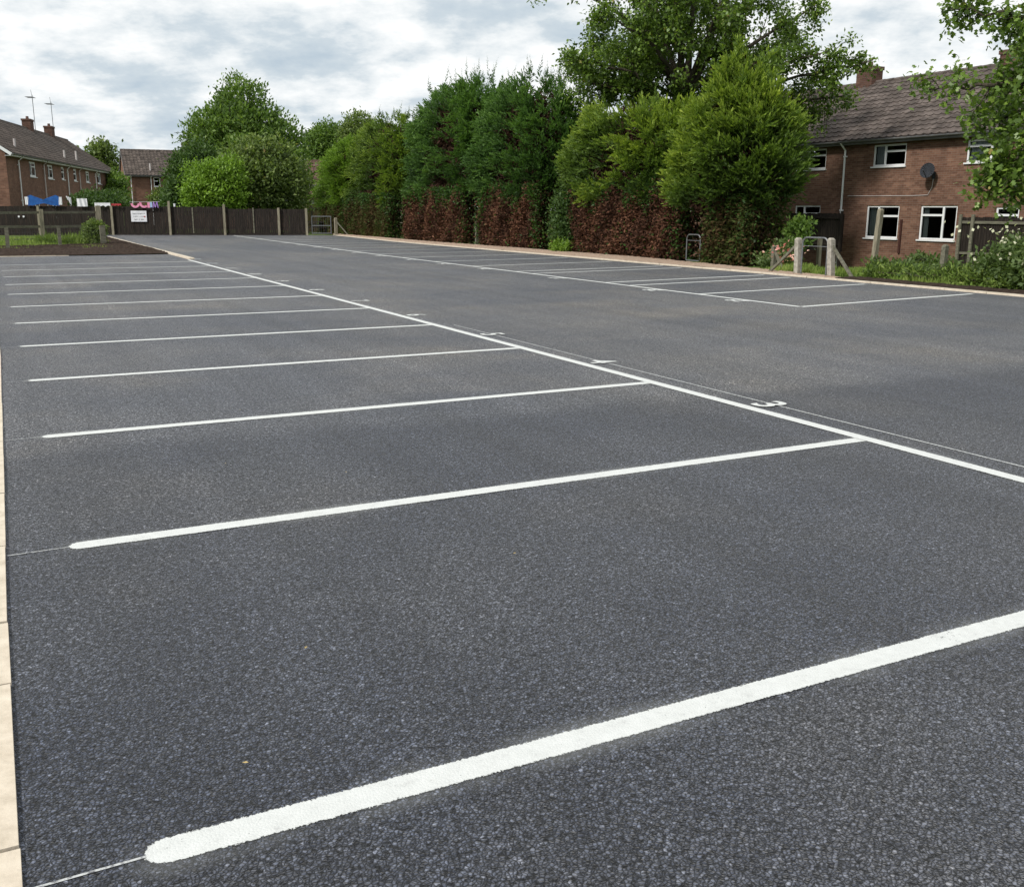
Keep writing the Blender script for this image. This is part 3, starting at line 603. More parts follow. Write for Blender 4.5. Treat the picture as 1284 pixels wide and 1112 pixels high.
def house(name, P0, phi, x0, x1, D, base, ze, zr, over, wins, label, wallm, tilem, gut=True, pipes=(), chims=(), vents=(), aer=(), extra=None, verge=.12, tile_per=5, barge='upvc', gwin=()):
    r = rootat(name, (P0[0], P0[1], 0), label, 'house', math.pi/2-phi)
    wm = wall_mb(x0, x1, base, ze+.12, [w[:4] for w in wins]); wm.build('wall', wallm, r)
    for xx, sg in ((x0, 1), (x1, -1)):   # gable walls
        mb = MB(); slope = (zr-ze)/(D/2+over)
        zc = lambda y: ze+slope*(min(y, D-y)+over)-.03
        pts = [(xx, 0, base), (xx, 0, zc(0)), (xx, D/2, zc(D/2)), (xx, D, zc(D)), (xx, D, base)]
        if sg < 0: pts = pts[::-1]
        mb.poly(pts, [(q[1], q[2]) for q in pts]); mb.build('gable_wall', wallm, r)
    mb = MB(); mb.poly([(x1, D, base), (x0, D, base), (x0, D, ze+.1), (x1, D, ze+.1)], [(x1, base), (x0, base), (x0, ze), (x1, ze)]); mb.build('back_wall', wallm, r)
    V, F_, UV = [], [], []
    for bk in (False, True):
        v, f, uv = roof_mb(x0-verge, x1+verge, D, ze, zr, over, bk, per=tile_per); b = len(V); V += v; UV += uv; F_ += [tuple(i+b for i in q) for q in f]
    me = bpy.data.meshes.new('roof'); me.from_pydata(V, [], F_); ul = me.uv_layers.new(name='UVMap'); idx = np.empty(len(me.loops), dtype=np.int32); me.loops.foreach_get('vertex_index', idx); ul.data.foreach_set('uv', np.array(UV, dtype=np.float32)[idx].ravel())
    roof = link('roof', me, tilem, r)
    mb = MB(); n = int((x1-x0)/.45)
    for i in range(n): a = x0-verge+(x1-x0+2*verge)*i/n; b = x0-verge+(x1-x0+2*verge)*(i+1)/n-.008; mb.tube([(a, D/2, zr-.03), (b, D/2, zr-.03+.012)], .11, 8)
    mb.build('ridge_tiles', tilem, roof)
    for xx in (x0-verge, x1+verge):
        mb = MB()
        for (ya, za, yb, zb) in ((-over, ze, D/2, zr), (D+over, ze, D/2, zr)):
            mb.bar((xx, ya, za-.09), (xx, yb, zb-.09), .03, .17)
        mb.build('bargeboard', M[barge], roof)
    mb = MB(); mb.box((x0-verge, -over+.02, ze-.17), (x1+verge, -over+.05, ze-.005)); mb.box((x0-verge, -over+.05, ze-.17), (x1+verge, -.003, ze-.15)); mb.build('fascia', M['upvc'] if barge == 'upvc' else M['grey_upvc'], roof)
    mb = MB(); pr = [(-.06+.06*math.cos(t)-over-.0, .06*math.sin(t)) for t in lin(math.pi, 2*math.pi, 7)]
    for (ya, za), (yb, zb) in zip(pr[:-1], pr[1:]): mb.poly([(x0-verge, ya, ze-.04+za), (x1+verge, ya, ze-.04+za), (x1+verge, yb, ze-.04+zb), (x0-verge, yb, ze-.04+zb)])
    for xx in (x0-verge, x1+verge): mb.poly([(xx, ya, ze-.04+za) for ya, za in pr])
    g = mb.build('gutter', M['grey_upvc'], roof)
    for w in wins: window(r, *w)
    for xx, m_ in pipes:
        mb = MB(); mb.tube([(xx, -over-.05, ze-.1), (xx, -.1, ze-.35), (xx, -.08, base+.05)], .038, 8)
        for z in lin(base+.5, ze-.6, 3): mb.box((xx-.055, -.13, z), (xx+.055, -.02, z+.05))
        mb.build('downpipe', M[m_], r)
    for xx, w, h, yy in chims:
        mb = MB(); zb = zr-.6
        mb.box((xx-w/2, yy-.3, zb), (xx+w/2, yy+.3, zr+h-.14)); mb.box((xx-w/2-.04, yy-.34, zr+h-.14), (xx+w/2+.04, yy+.34, zr+h)); ch = mb.build('chimney', M['brick_sun_offset'], roof)
        mb = MB(); mb.tube([(xx, yy, zr+h-.02), (xx, yy, zr+h+.22)], [.13, .1], 10); mb.build('chimney_pot', M['tile_red'], roof)
    for xx, h in vents:
        mb = MB(); z = ze+(zr-ze)*.3; y = -over+(D/2+over)*.18; mb.tube([(xx, y, ze-.0), (xx, y, ze+h)], .07, 8); mb.build('vent_pipe', M['pipe'], r)
    for xx, h, yy in aer:
        mb = MB(); z0 = zr+.1; mb.tube([(xx, yy, z0-.6), (xx, yy, z0+h)], .025, 6); mb.bar((xx-1.2, yy, z0+h-.25), (xx+.2, yy, z0+h-.2), .03)
        for i in range(7): mb.bar((xx-1.15+i*.17, yy-.3, z0+h-.24), (xx-1.15+i*.17, yy+.3, z0+h-.24), .016)
        mb.bar((xx, yy, z0+h-.2), (xx-.3, yy, z0+h+.35), .02); mb.build('aerial', M['galv'], r)
    if extra: extra(r)
    return r
# right-hand house: local x runs towards the camera side
def rx(r):
    mb = MB(); c = Vector((1.73, -.32, 2.75)); ax = Vector((.3, -1, .3)).normalized(); x = ax.cross(Vector((0, 0, 1))).normalized(); y = x.cross(ax); rings = []
    for k in range(7):
        rr = .25*k/6; dp = .08*(k/6)**2; rings.append([c+x*math.cos(t)*rr+y*math.sin(t)*rr*1.05+ax*dp for t in np.linspace(0, 2*math.pi, 21)[:-1]])
    for i in range(6):
        for k in range(20): mb.poly([rings[i][k], rings[i][(k+1) % 20], rings[i+1][(k+1) % 20], rings[i+1][k]])
    d = mb.build('satellite_dish', M['dish'], r, True); md = d.modifiers.new('s', 'SOLIDIFY'); md.thickness = .015
    mb = MB(); mb.tube([c, c+Vector((.02, .3, -.12))], .025); mb.box((c.x-.06, -.04, c.z-.26), (c.x+.06, -.005, c.z-.02)); mb.tube([c+Vector((0, -.02, -.26)), c+ax*.42+Vector((0, 0, -.1))], .014); mb.build('bracket', M['dish'], d)
    mb = MB(); mb.tube([(1.73, -.02, 2.5), (1.7, -.015, 2.2), (1.55, -.015, 1.95), (.9, -.015, 1.93), (-2.2, -.015, 1.95)], .011, 6); mb.build('cable', M['pipe'], r)
    mb = MB(); mb.box((.47, -.06, -.1), (.55, -.004, 1.1)); mb.build('iron_strip', M['rust'], r)
A1 = [('v', .36, 0), ('t.68', .36, 1)]; A2 = [('v', .62, 0), ('t.72', 0, .62)]
RW = [(-5.0, -3.5, 2.99, 3.76, A1, [(.0, .3)]), (-1.1, .42, 2.99, 3.76, A1, [(.02, .3)]), (2.98, 4.48, 2.99, 3.72, A2, [(.03, .45)]),
      (-5.06, -3.62, .6, 1.6, A1, None), (-1.2, .34, .42, 1.59, A1, [(.02, .34)]), (1.3, 2.84, .42, 1.59, A2, [(.02, .16)]), (4.34, 5.2, .9, 1.54, [('t.6', 0, 1)], None),
      (7.0, 8.3, 2.99, 3.72, A1, None)]
house('brick_house', (29.28, 24.87), math.pi, -12, 11, 7.5, -1.1, 3.98, 6.55, .32, RW, 'two storey red brick house with brown tiled roof beyond the garden gate', M['brick'], M['tile'], pipes=((-2.42, 'upvc'),), chims=((-5.25, .85, .62, 3.75), (1.5, .7, .45, 3.75)), extra=rx, barge='grey_upvc')
LPs = [3.15, 9.4, 16.5, 20.7, 27.2, 34.6]
LW = [(6.0, 7.6, 3.25, 4.16, A1, [(.3, .7)]), (10.75, 12.35, 3.25, 4.16, A1, [(.1, .3)]), (14.9, 15.85, 3.3, 4.16, [('t.6', 0, 1)], [(.1, .6)]), (19.0, 20.1, 3.3, 4.16, [('t.6', 0, 1)], [(.1, .6)]), (23.6, 25, 3.3, 4.16, A1, [(.2, .6)]), (28.4, 30, 3.3, 4.16, A2, [(.2, .5)]), (32.6, 33.5, 3.3, 4.16, [('t.6', 0, 1)], None), (6.2, 7.8, .7, 1.7, A1, None), (11, 12.6, .7, 1.7, A1, None)]
house('brick_terrace', (.91, 62.82), .265, .75, 37, 7.6, -.8, 4.42, 7.25, .35, LW, 'long two storey brown brick terrace with white downpipes behind the rail fence', M['brick_far'], M['tile_far'], pipes=[(x, 'pipe' if i % 2 else 'upvc') for i, x in enumerate(LPs)], chims=((23.3, 1.1, .7, 3.8), (30.4, 1.1, .7, 3.8)), vents=((4.7, 1.0), (18.4, 1.05), (22.6, 1.2)), aer=((25.6, 2.6, 3.8), (32.0, 2.7, 3.8)), tile_per=3)
house('brick_house', (12.12, 102.11), 1.62, -.1, 15, 8, -1, 4.4, 6.9, .35, [(2.35, 2.95, 3.35, 4.2, [('t.6', 0, 1)], None), (6, 7.4, 3.3, 4.2, A1, None)], 'distant brown brick house with a plain tiled roof left of the bushy tree', M['brick_far'], M['tile_far'], pipes=((2.1, 'upvc'), (.3, 'upvc')), chims=((6.0, .75, .75, 4),), vents=((2.15, 1.1),), aer=((6.2, 1.9, 4),), tile_per=3, barge='grey_upvc')
p = at(372, 262, 118)
house('cream_house', (p[0], p[1]), 1.75, 0, 12, 7, -1.2, 3.9, 6.7, .35, [(2.5, 3.8, 2.2, 3.2, A1, None)], 'distant cream walled house with a reddish roof beyond the metal gate', M['kerb'], M['tile_red'], tile_per=3)
p = at(386, 262, 85)
house('garden_shed', (p[0], p[1]), 1.75, 0, 3.6, 3, -.8, 1.9, 2.75, .2, [], 'low shed with a dull red roof behind the tan fence', M['tan_wood'], M['tile_red'], tile_per=3)

# ---------------------------------------------------------------- trees
def limb(mb, pts, r0, r1, n=7):
    k = len(pts); mb.tube(pts, [r0+(r1-r0)*i/(k-1) for i in range(k)], n)
def smooth_path(a, b, bend, k=6):
    a, b = np.array(a, float), np.array(b, float); c = (a+b)/2+np.array(bend); return [tuple((1-t)**2*a+2*t*(1-t)*c+t*t*b) for t in np.linspace(0, 1, k)]
def conifer(y0, y1, xc, rx_, z0, tops, leaf, base_leaf, label, nb=420, base=None, seed=1, green_ends=0., hue=0., front=17.2, spiky=.5, name='conifer_tree', back=None):
    g = np.random.default_rng(seed); y0 += .35; y1 -= .35; rx_ -= .25; yc, ry = (y0+y1)/2, (y1-y0)/2
    r = rootat(name, (xc, yc, 0), label, 'tree')
    ty = np.array([t[0] for t in tops]); tz = np.array([t[1] for t in tops])
    def surf(th, t, k=1.0):
        prof = np.interp(t, [0, .15, .4, .65, .85, 1], [.8, .93, 1, .82, .52, .14] if back else [.95, 1, 1, .92, .7, .25])
        prof = prof*(1+.09*np.sin(th*5+seed)+.08*np.sin(th*3+t*9+seed*2)+.06*np.sin(t*23+th*2))*k; py = 1-(.12 if back else .0)*(1-np.clip(t*4, 0, 1))-(.3 if back else .12)*t**3+.07*np.sin(t*11+th*4+seed)
        e_ = .85 if back else .55; sy = np.sign(np.sin(th))*np.abs(np.sin(th))**e_; sx = np.sign(np.cos(th))*np.abs(np.cos(th))**e_
        y = yc+ry*sy*py*k; x = xc+rx_*sx*prof; T = np.interp(y, ty, tz)-.15; zb = z0+.14*np.sin(y*1.9+seed)+.1*np.sin(y*4.7); return np.stack([x, y, zb+(T-zb)*t], 1)
    # boughs -> branchlets -> scale sprays
    n = int(nb*.68); th = g.uniform(0, 2*math.pi, n); th = np.where(g.random(n) < .35, math.pi+g.normal(0, .9, n), th); t = np.clip(g.beta(1.15, 1.0, n), .0, 1)
    S = surf(th, t); ctr = np.array([xc, yc, 0])[None]+np.stack([np.zeros(n), (S[:, 1]-yc)*.55, S[:, 2]-.3], 1)
    O = unit(S-ctr+np.stack([np.zeros(n), np.zeros(n), .25+1.5*t**3], 1)); Bl = g.uniform(.75, 1.3, n)
    B0 = S-O*Bl[:, None]*.8; tone_b = g.uniform(.2, .75, n)
    m1 = 20; idx = np.repeat(np.arange(n), m1); u = g.uniform(.15, 1.0, len(idx))
    C0 = B0[idx]+O[idx]*(Bl[idx]*u)[:, None]+g.normal(0, .1, (len(idx), 3))*(1.35-u)[:, None]; C0[:, 2] -= .2*u*u
    Cd = unit(O[idx]*1.0+g.normal(0, .42, (len(idx), 3))+np.array([0, 0, .2])); Cl = g.uniform(.22, .42, len(idx))
    m2 = 11; id2 = np.repeat(np.arange(len(idx)), m2); w = np.tile(np.linspace(.08, 1, m2), len(idx)); side = np.tile(np.array([1, -1]*m2)[:m2], len(idx))
    nrm = unit(np.cross(Cd, g.normal(size=Cd.shape))); sd = np.cross(Cd, nrm)
    P = C0[id2]+Cd[id2]*(Cl[id2]*w)[:, None]; P[:, 2] -= .07*w*w
    D = unit(Cd[id2]*.8+sd[id2]*side[:, None]*.62*(1.05-w)[:, None]+g.normal(0, .12, (len(id2), 3)))
    Ln = g.uniform(.075, .14, len(id2)); V = kites(P, D, Ln, Ln*.34, .1)
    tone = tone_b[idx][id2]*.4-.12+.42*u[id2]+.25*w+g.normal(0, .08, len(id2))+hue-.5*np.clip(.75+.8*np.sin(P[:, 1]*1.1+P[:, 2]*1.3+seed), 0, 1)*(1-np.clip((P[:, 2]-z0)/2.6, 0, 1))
    parts = [V]; tones = [tone]
    # leader shoots poking out of the top
    nl = int(26*spiky)+4; yy = g.uniform(y0+.15*ry, y1-.15*ry, nl); T = np.interp(yy, ty, tz); xx = xc+g.normal(0, rx_*.35, nl)
    for a in range(nl):
        h = g.uniform(.35, .95)*(.6+.6*spiky); k = 46; s = np.linspace(0, 1, k); base_z = T[a]-.32-.8*abs(yy[a]-yc)/ry*0
        lean = g.normal(0, .12, 2); Pq = np.stack([xx[a]+lean[0]*s*h, yy[a]+lean[1]*s*h, base_z+h*s], 1); Dq = g.normal(0, 1, (k, 3)); Dq[:, 2] = .9; Dq = unit(Dq)
        Lq = .19*(1.08-s); parts.append(kites(Pq, Dq, Lq, Lq*.3, .1)); tones.append(np.full(k, .35)+g.normal(0, .12, k)+hue)
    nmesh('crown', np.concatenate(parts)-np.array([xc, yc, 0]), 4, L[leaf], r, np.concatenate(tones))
    # brown inner twig mass seen in the gaps
    k = 22000; th = g.uniform(0, 2*math.pi, k); t = g.uniform(0, .95, k); P = surf(th, t, 1.0); f = g.uniform(.35, .78, k)[:, None]; c = np.stack([np.full(k, xc), np.full(k, yc), P[:, 2]], 1); P = c+(P-c)*f; P[:, 2] -= .25
    Ln = g.uniform(.12, .28, k); nmesh('inner_twigs', kites(P, unit(g.normal(size=(k, 3))), Ln, Ln*.3)-np.array([xc, yc, 0]), 4, L['dead'], r, g.uniform(0, .16, k))
    mb = MB()
    for yy in ([0] if ry < 2 else [-ry*.45, ry*.4]): limb(mb, [(0, yy, -.1), (.05, yy, 1.5), (0, yy+.05, min(tz)-.6)], .15, .05)
    mb.build('trunk', M['bark'], r)
    # clipped lower face, dead inside
    if base:
        b0, b1, bl, ends = base; xb0, xb1 = front, back or xc+1.2; zt = z0+.35
        def face_pts(k):
            # choose side of the box by area
            w = np.array([(b1-b0)*1.6, (b1-b0)*.35, (xb1-xb0)*.8, (xb1-xb0)*.8]); sid = g.choice(4, k, p=w/w.sum()); a = g.random(k); z = g.uniform(.03, zt, k)
            y = np.where(sid < 2, b0+(b1-b0)*a, np.where(sid == 2, b0, b1)); x = np.where(sid == 0, xb0, np.where(sid == 1, xb1, xb0+(xb1-xb0)*a))
            lump = .07*np.sin(y*2.1+seed)+.04*np.sin(y*5.3+z*3)+.04*np.sin(z*5+y); rnd = .25*np.clip(1-np.minimum(y-b0, b1-y)/.5, 0, 1)**2
            out = np.stack([np.where(sid == 0, -1, np.where(sid == 1, 1, 0)), np.where(sid == 2, -1, np.where(sid == 3, 1, 0)), np.zeros(k)], 1).astype(float)
            P = np.stack([x+np.where(sid == 0, rnd, 0), y, z], 1)+out*(lump-.05)[:, None]; return P, out, sid
        k = int(3600*(b1-b0))+5000; P, out, sid = face_pts(k); P = P-out*g.exponential(.07, k)[:, None]
        D = unit(out*.6+g.normal(0, .75, (k, 3))+np.array([0, 0, .15])); Ln = g.uniform(.07, .15, k); tone = .38+.25*np.sin(P[:, 1]*3.1+P[:, 2]*2.2+seed)*.6+g.normal(0, .2, k)
        tone = np.clip(tone, 0, .9)
        gr = (g.random(k) < np.clip((P[:, 2]-zt+.85+.25*np.sin(P[:, 1]*2.3+seed*2)+.15*np.sin(P[:, 1]*6))/.9, 0, .95)) | (g.random(k) < ends*np.clip(1-np.minimum(P[:, 1]-b0, b1-P[:, 1])/(.55), 0, 1)) | (g.random(k) < .03)
        V = kites(P, D, Ln, Ln*.45).reshape(k, 4, 3)-np.array([xc, yc, 0])
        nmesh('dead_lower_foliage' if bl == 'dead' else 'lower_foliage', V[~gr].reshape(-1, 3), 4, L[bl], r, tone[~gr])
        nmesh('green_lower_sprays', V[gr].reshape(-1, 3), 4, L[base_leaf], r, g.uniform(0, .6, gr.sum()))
        k = int(5000*(b1-b0)); y = g.uniform(b0+.15, b1-.15, k); z = g.uniform(0, zt, k); x = xb0+.22+g.exponential(.25, k)+.1*np.sin(y*2.1+seed)*-1
        Ln = g.uniform(.12, .26, k); nmesh('lower_twigs', kites(np.stack([x, y, z], 1)-np.array([xc, yc, 0]), unit(g.normal(size=(k, 3))*np.array([.3, 1, 1])), Ln, Ln*.35), 4, L['dead'], r, g.uniform(0, .2, k))
    return r
HG = None
conifer(18.1, 22.1, 18.15, 1.7, 1.75, [(17.9, 3.1), (18.5, 4.25), (19.1, 4.8), (19.55, 5.3), (19.85, 5.95), (20.2, 5.3), (20.6, 4.9), (21.3, 4.5), (22.3, 3.7)], 'yellow_conifer', 'dark_conifer', 'tall pointed golden green conifer nearest the tubular garden gate', 600, (18.75, 20.55, 'dead_green', .3), 3, spiky=.5, front=17.3, back=18.95)
conifer(21.5, 29.4, 19.0, 1.85, 1.95, [(21.4, 4.2), (22.3, 4.6), (23.3, 4.75), (24.6, 4.75), (26.0, 5.0), (26.6, 5.15), (27.8, 4.9), (29.0, 4.2), (29.5, 3.7)], 'yellow_conifer', 'dark_conifer', 'broad golden green conifer with a square dark brown clipped base', 700, (21.75, 28.0, 'dead', .5), 5, spiky=.4, front=17.35)
conifer(29.6, 36.4, 19.1, 1.95, 1.95, [(29.4, 4.4), (30.5, 5.5), (31.9, 6.35), (32.6, 6.1), (33.4, 6.7), (34.5, 6.2), (36.4, 5.9)], 'dark_conifer', 'dark_conifer', 'dark green conifer with spiky top next to the golden conifers', 620, (30.2, 35.3, 'dead', .7), 8, spiky=1.1, front=17.3)
conifer(35.7, 43.6, 19.1, 2.0, 1.95, [(35.6, 5.9), (37.2, 6.5), (38.5, 7.0), (40.5, 6.8), (42.3, 6.6), (43.6, 5.9)], 'dark_conifer', 'dark_conifer', 'tallest dark green conifer in the middle of the hedge row', 640, (36.5, 43.3, 'dead', .4), 13, spiky=1.2, front=17.25)
conifer(43.2, 52.0, 19.0, 2.0, 1.8, [(43, 5.5), (45.5, 5.95), (48.5, 6.2), (50.5, 5.8), (52.2, 5.2)], 'yellow_conifer', 'dark_conifer', 'wide yellow green conifer toward the far end of the hedge', 600, (44.6, 51.8, 'dead_green', .6), 21, hue=-.12, spiky=.7, front=17.0)
conifer(50.6, 55.9, 18.4, 1.9, 1.7, [(50.4, 5.4), (52.5, 5.3), (55.0, 4.7), (57.2, 4.0)], 'lime', 'green', 'small bright lime green conifer closing the far end of the hedge', 380, (51.5, 55.9, 'dead_green', .9), 34, hue=-.1, spiky=.2, front=16.9)

def blob_tree(name, base, blobs, leaf, label, cat='tree', n=9000, ls=(.12, .2), trunk=None, seed=1, cl=.28, updir=.25, stems=(), per=14, aspect=.55, gap=.0, extra=None, shell=(.7, 1.0)):
    g = np.random.default_rng(seed); r = rootat(name, base, label, cat); base = np.array(base, float)
    vol = np.array([b[1][0]*b[1][1]*b[1][2] for b in blobs])**.67; vol /= vol.sum(); V = []; T = []
    for (c, rad), w in zip(blobs, vol):
        k = int(n*w/per)+1; d = unit(g.normal(size=(k, 3))); f = g.uniform(*shell, k)[:, None]; q = g.random(k) < .25; f[q] *= g.uniform(.4, .9, (q.sum(), 1))
        lump = (1+.13*np.sin(d[:, 0]*6+seed)+.11*np.sin(d[:, 1]*7+d[:, 2]*5+seed*2))[:, None]
        C = np.array(c)+d*np.array(rad)*f*lump; ct = g.uniform(.15, .8, k); idx = np.repeat(np.arange(k), per)
        P = C[idx]+g.normal(0, cl, (len(idx), 3))*np.array([1, 1, .7]); D = unit(d[idx]*.5+g.normal(0, .7, (len(idx), 3))+np.array([0, 0, updir]))
        Ln = g.uniform(*ls, len(idx)); nn = unit(g.normal(0, .6, (len(idx), 3))+np.array([0, 0, 1])+d[idx]*.5)
        V.append(kites(P, D, Ln, Ln*aspect, .12, nn)); T.append(ct[idx]*.7+g.normal(.15, .13, len(idx)))
    nmesh('crown', np.concatenate(V)-base, 4, L[leaf], r, np.concatenate(T))
    mb = MB(); tr = trunk or .1
    c0 = np.mean([b[0] for b in blobs], 0); low = min(b[0][2] for b in blobs)
    limb(mb, smooth_path((0, 0, -.1), (c0[0]-base[0], c0[1]-base[1], c0[2]-base[2]), (0.05, .05, 0)), tr, tr*.4)
    for (c, rad) in blobs:
        for q in range(5):
            d = unit(g.normal(size=3))*np.array(rad)*.8; d[2] = abs(d[2])*.8
            e = np.array(c)+d-base; s = (c0-base)*g.uniform(.3, .95); limb(mb, smooth_path(s, e, g.normal(0, .12, 3), 5), tr*.4, .01, 5)
    mb.build('trunk', M['bark'], r)
    if extra: extra(r, g)
    return r
def pb(px, py, dist, rr):  # sighted blob: centre at pixel ray and distance, radii in metres
    return (tuple(at(px, py, dist)), rr)
def gp(px, dist, z=-.4): q = at(px, 262, dist); return (q[0], q[1], z)
# trees beyond the dark fence
blob_tree('leafy_tree', gp(298, 72), [pb(300, 130, 72, (1.6, 1.6, 1.7)), pb(298, 165, 72, (2.9, 2.9, 2.3)), pb(270, 178, 72, (2.0, 2, 1.9)), pb(335, 180, 72, (2.3, 2.3, 2.0)), pb(305, 205, 72, (3.9, 3.9, 2.4)), pb(352, 205, 72, (1.5, 1.5, 1.8)), pb(245, 175, 73, (.7, .7, 1.4))], 'green', 'tall bushy green tree standing highest behind the dark fence', n=34000, ls=(.17, .32), trunk=.3, seed=3, cl=.27, updir=.7)
blob_tree('leafy_tree', gp(330, 64), [pb(330, 212, 63, (2.3, 2, 1.6)), pb(312, 232, 62, (2.2, 2, 1.7)), pb(350, 232, 63, (2.0, 2, 1.8)), pb(368, 243, 64, (.9, 1.0, 1.1)), pb(335, 192, 63, (1.3, 1.3, .9))], 'olive', 'broad grey green tree low in front of the tall bushy tree', n=22000, ls=(.16, .28), trunk=.2, seed=5, cl=.28)
blob_tree('leafy_shrub', gp(262, 60), [pb(262, 232, 60, (1.3, 1.3, 1.3)), pb(285, 226, 60, (1.2, 1.2, 1.3)), pb(252, 246, 59.5, (.9, .9, .9)), pb(278, 246, 59.5, (1.4, 1.2, .9))], 'lime', 'bright lime green shrub rising above the middle of the dark fence', 'shrub', n=16000, ls=(.12, .22), seed=6, cl=.2)
blob_tree('leafy_shrub', gp(228, 63), [pb(233, 225, 64, (1.0, 1.1, 1.5)), pb(228, 245, 63, (.9, .9, 1.0)), pb(250, 212, 65, (1.3, 1.3, 1.4)), pb(215, 250, 64, (.4, .4, .5))], 'shrub_dark', 'dark green bush in front of the distant brick house', 'shrub', n=15000, ls=(.14, .26), seed=8, cl=.24)
blob_tree('leafy_tree', gp(130, 118), [pb(130, 197, 118, (1.5, 1.5, 1.7)), pb(136, 214, 118, (1.3, 1.3, 1.6)), pb(125, 190, 118, (.8, .8, .7))], 'olive', 'small open crowned tree between terrace and distant brick house', n=2600, ls=(.3, .5), trunk=.15, seed=9, cl=.4)
blob_tree('leafy_shrub', gp(148, 95), [pb(147, 241, 95, (.55, .6, 1.0)), pb(147, 252, 92, (.7, .8, .6)), pb(145, 230, 97, (.45, .5, .8))], 'green', 'green bush filling the gap between terrace and distant brick house', 'shrub', n=6000, ls=(.2, .36), seed=10, cl=.3)
blob_tree('leafy_shrub', gp(118, 68), [pb(112, 252, 68, (1.1, .8, .5)), pb(125, 252, 67, (1.2, .8, .55)), pb(138, 255, 66, (1.0, .8, .45))], 'shrub_dark', 'low dark green shrub above the fence under the far end of the terrace', 'shrub', n=6000, ls=(.12, .22), seed=12, cl=.2)
blob_tree('leafy_shrub', gp(188, 68), [pb(200, 253, 66, (.4, .4, .3)), pb(203, 249, 70, (.35, .4, .5))], 'olive', 'small yellowish shrub by the distant house downpipe', 'shrub', n=3000, ls=(.12, .22), seed=14, cl=.2)
blob_tree('leafy_tree', gp(404, 140), [pb(402, 187, 140, (2.5, 2.5, 2.8)), pb(412, 174, 140, (2.0, 2, 1.9)), pb(394, 195, 140, (1.3, 1.5, 1.6)), pb(422, 190, 140, (2.6, 2.6, 3.0))], 'green', 'round dark green tree just beyond the lime conifer', n=15000, ls=(.28, .48), trunk=.25, seed=15, cl=.45)
blob_tree('leafy_tree', gp(452, 130), [pb(452, 162, 130, (2.1, 2.1, 1.9)), pb(440, 172, 130, (1.4, 1.4, 1.5)), pb(465, 177, 130, (2, 2, 2.4))], 'olive', 'brownish green treetop showing above the yellow green conifer', n=9000, ls=(.28, .46), trunk=.25, seed=16, cl=.45)
# garden plants
blob_tree('leafy_shrub', (17.6, 28.45, 0), [((17.6, 28.45, 1.5), (.42, .5, .75)), ((17.5, 28.4, .7), (.4, .5, .65))], 'shrub_dark', 'narrow green shrub growing in the gap below the dark conifer', 'shrub', n=5000, ls=(.08, .15), seed=17, cl=.13)
blob_tree('small_fern', (17.0, 27.7, 0), [((17.0, 27.7, .18), (.28, .3, .2))], 'lime', 'small bright green fern at the foot of the brown hedge', 'plant', n=700, ls=(.08, .18), seed=18, cl=.08, aspect=.25, trunk=.015)
blob_tree('leafy_shrub', gp(1003, 27.5, -.3), [pb(999, 294, 27.5, (.22, .22, .3)), pb(1003, 283, 27.8, (.15, .15, .18))], 'green', 'leafy green shrub between the tall conifer and dark fence panel', 'shrub', n=1300, ls=(.08, .14), seed=19, cl=.12)
blob_tree('flower_plant', gp(978, 26.6, -.05), [pb(974, 328, 26.6, (.55, .35, .2)), pb(984, 316, 26.8, (.3, .3, .3))], 'nettle', 'pink and white flowering plant behind the diagonal strut', 'plant', n=2200, ls=(.06, .12), seed=20, cl=.1, trunk=.02,
          extra=lambda r, g: nmesh('blossom', kites(g.normal(0, 1, (70, 3))*np.array([.22, .22, .13])+np.array(at(980, 316, 26.2))-np.array(r.location), unit(g.normal(size=(70, 3))), .08, .07), 4, L['pink'], r, g.random(70)))
for i, (y, x, h, s, lab) in enumerate([(13.75, 17.2, .3, .4, 'leafy dock and nettle clump at the foot of the tall leaning post'), (13.1, 17.3, .22, .36, 'low nettle clump between the two timber posts'), (12.55, 17.05, .18, .35, 'low pale green weeds just before the short dark post'), (11.85, 17.1, .3, .38, 'green weeds growing against the short dark post'), (14.6, 19.5, .35, .5, 'green clump behind the tall leaning post near the house')]):
    blob_tree('weed_clump', (x, y, 0), [((x, y, h*.5), (s, s*.9, h*.55)), ((x-.15, y+.2, h*.8), (s*.5, s*.5, h*.45))], 'nettle', lab, 'plant', n=1300, ls=(.06, .13), seed=30+i, cl=.09, trunk=.015)
blob_tree('weed_clump', (16.75, 11.3, 0), [((16.7, 11.2, .13), (.3, .9, .18)), ((16.6, 10.4, .12), (.25, .7, .15)), ((16.75, 12.9, .12), (.25, 1.0, .14))], 'grass', 'pale yellow green weeds along the soil edge before the bramble', 'plant', n=4200, ls=(.06, .14), seed=41, cl=.08, trunk=.01, aspect=.3)
def petals(r, g):
    k = 80; c = np.array([[16.75, 10.9, 1.0], [16.6, 10.4, .95], [17, 11.3, .85], [16.6, 9.9, .7], [16.9, 10.6, 1.05], [16.4, 10.5, .6]])[g.integers(0, 6, k)]
    P = c+g.normal(0, 1, (k, 3))*np.array([.25, .32, .12]); nmesh('blossom', kites(P-np.array(r.location), unit(g.normal(size=(k, 3))+np.array([-.5, -.5, .6])), .075, .06), 4, L['petal'], r, g.random(k))
blob_tree('flowering_bramble', (17.0, 10.4, 0), [((17.0, 10.5, .42), (.6, .65, .45)), ((16.9, 9.8, .45), (.55, .7, .45)), ((17.2, 9.1, .5), (.65, .65, .55)), ((17.1, 11.05, .3), (.35, .4, .3)), ((17.4, 8.2, .6), (.8, .8, .7)), ((17.4, 10.1, .7), (.5, .8, .3))], 'nettle', 'large white flowering bramble bush at the corner beside the kerb', 'shrub', n=15000, ls=(.07, .13), seed=44, cl=.12, trunk=.03, extra=petals)
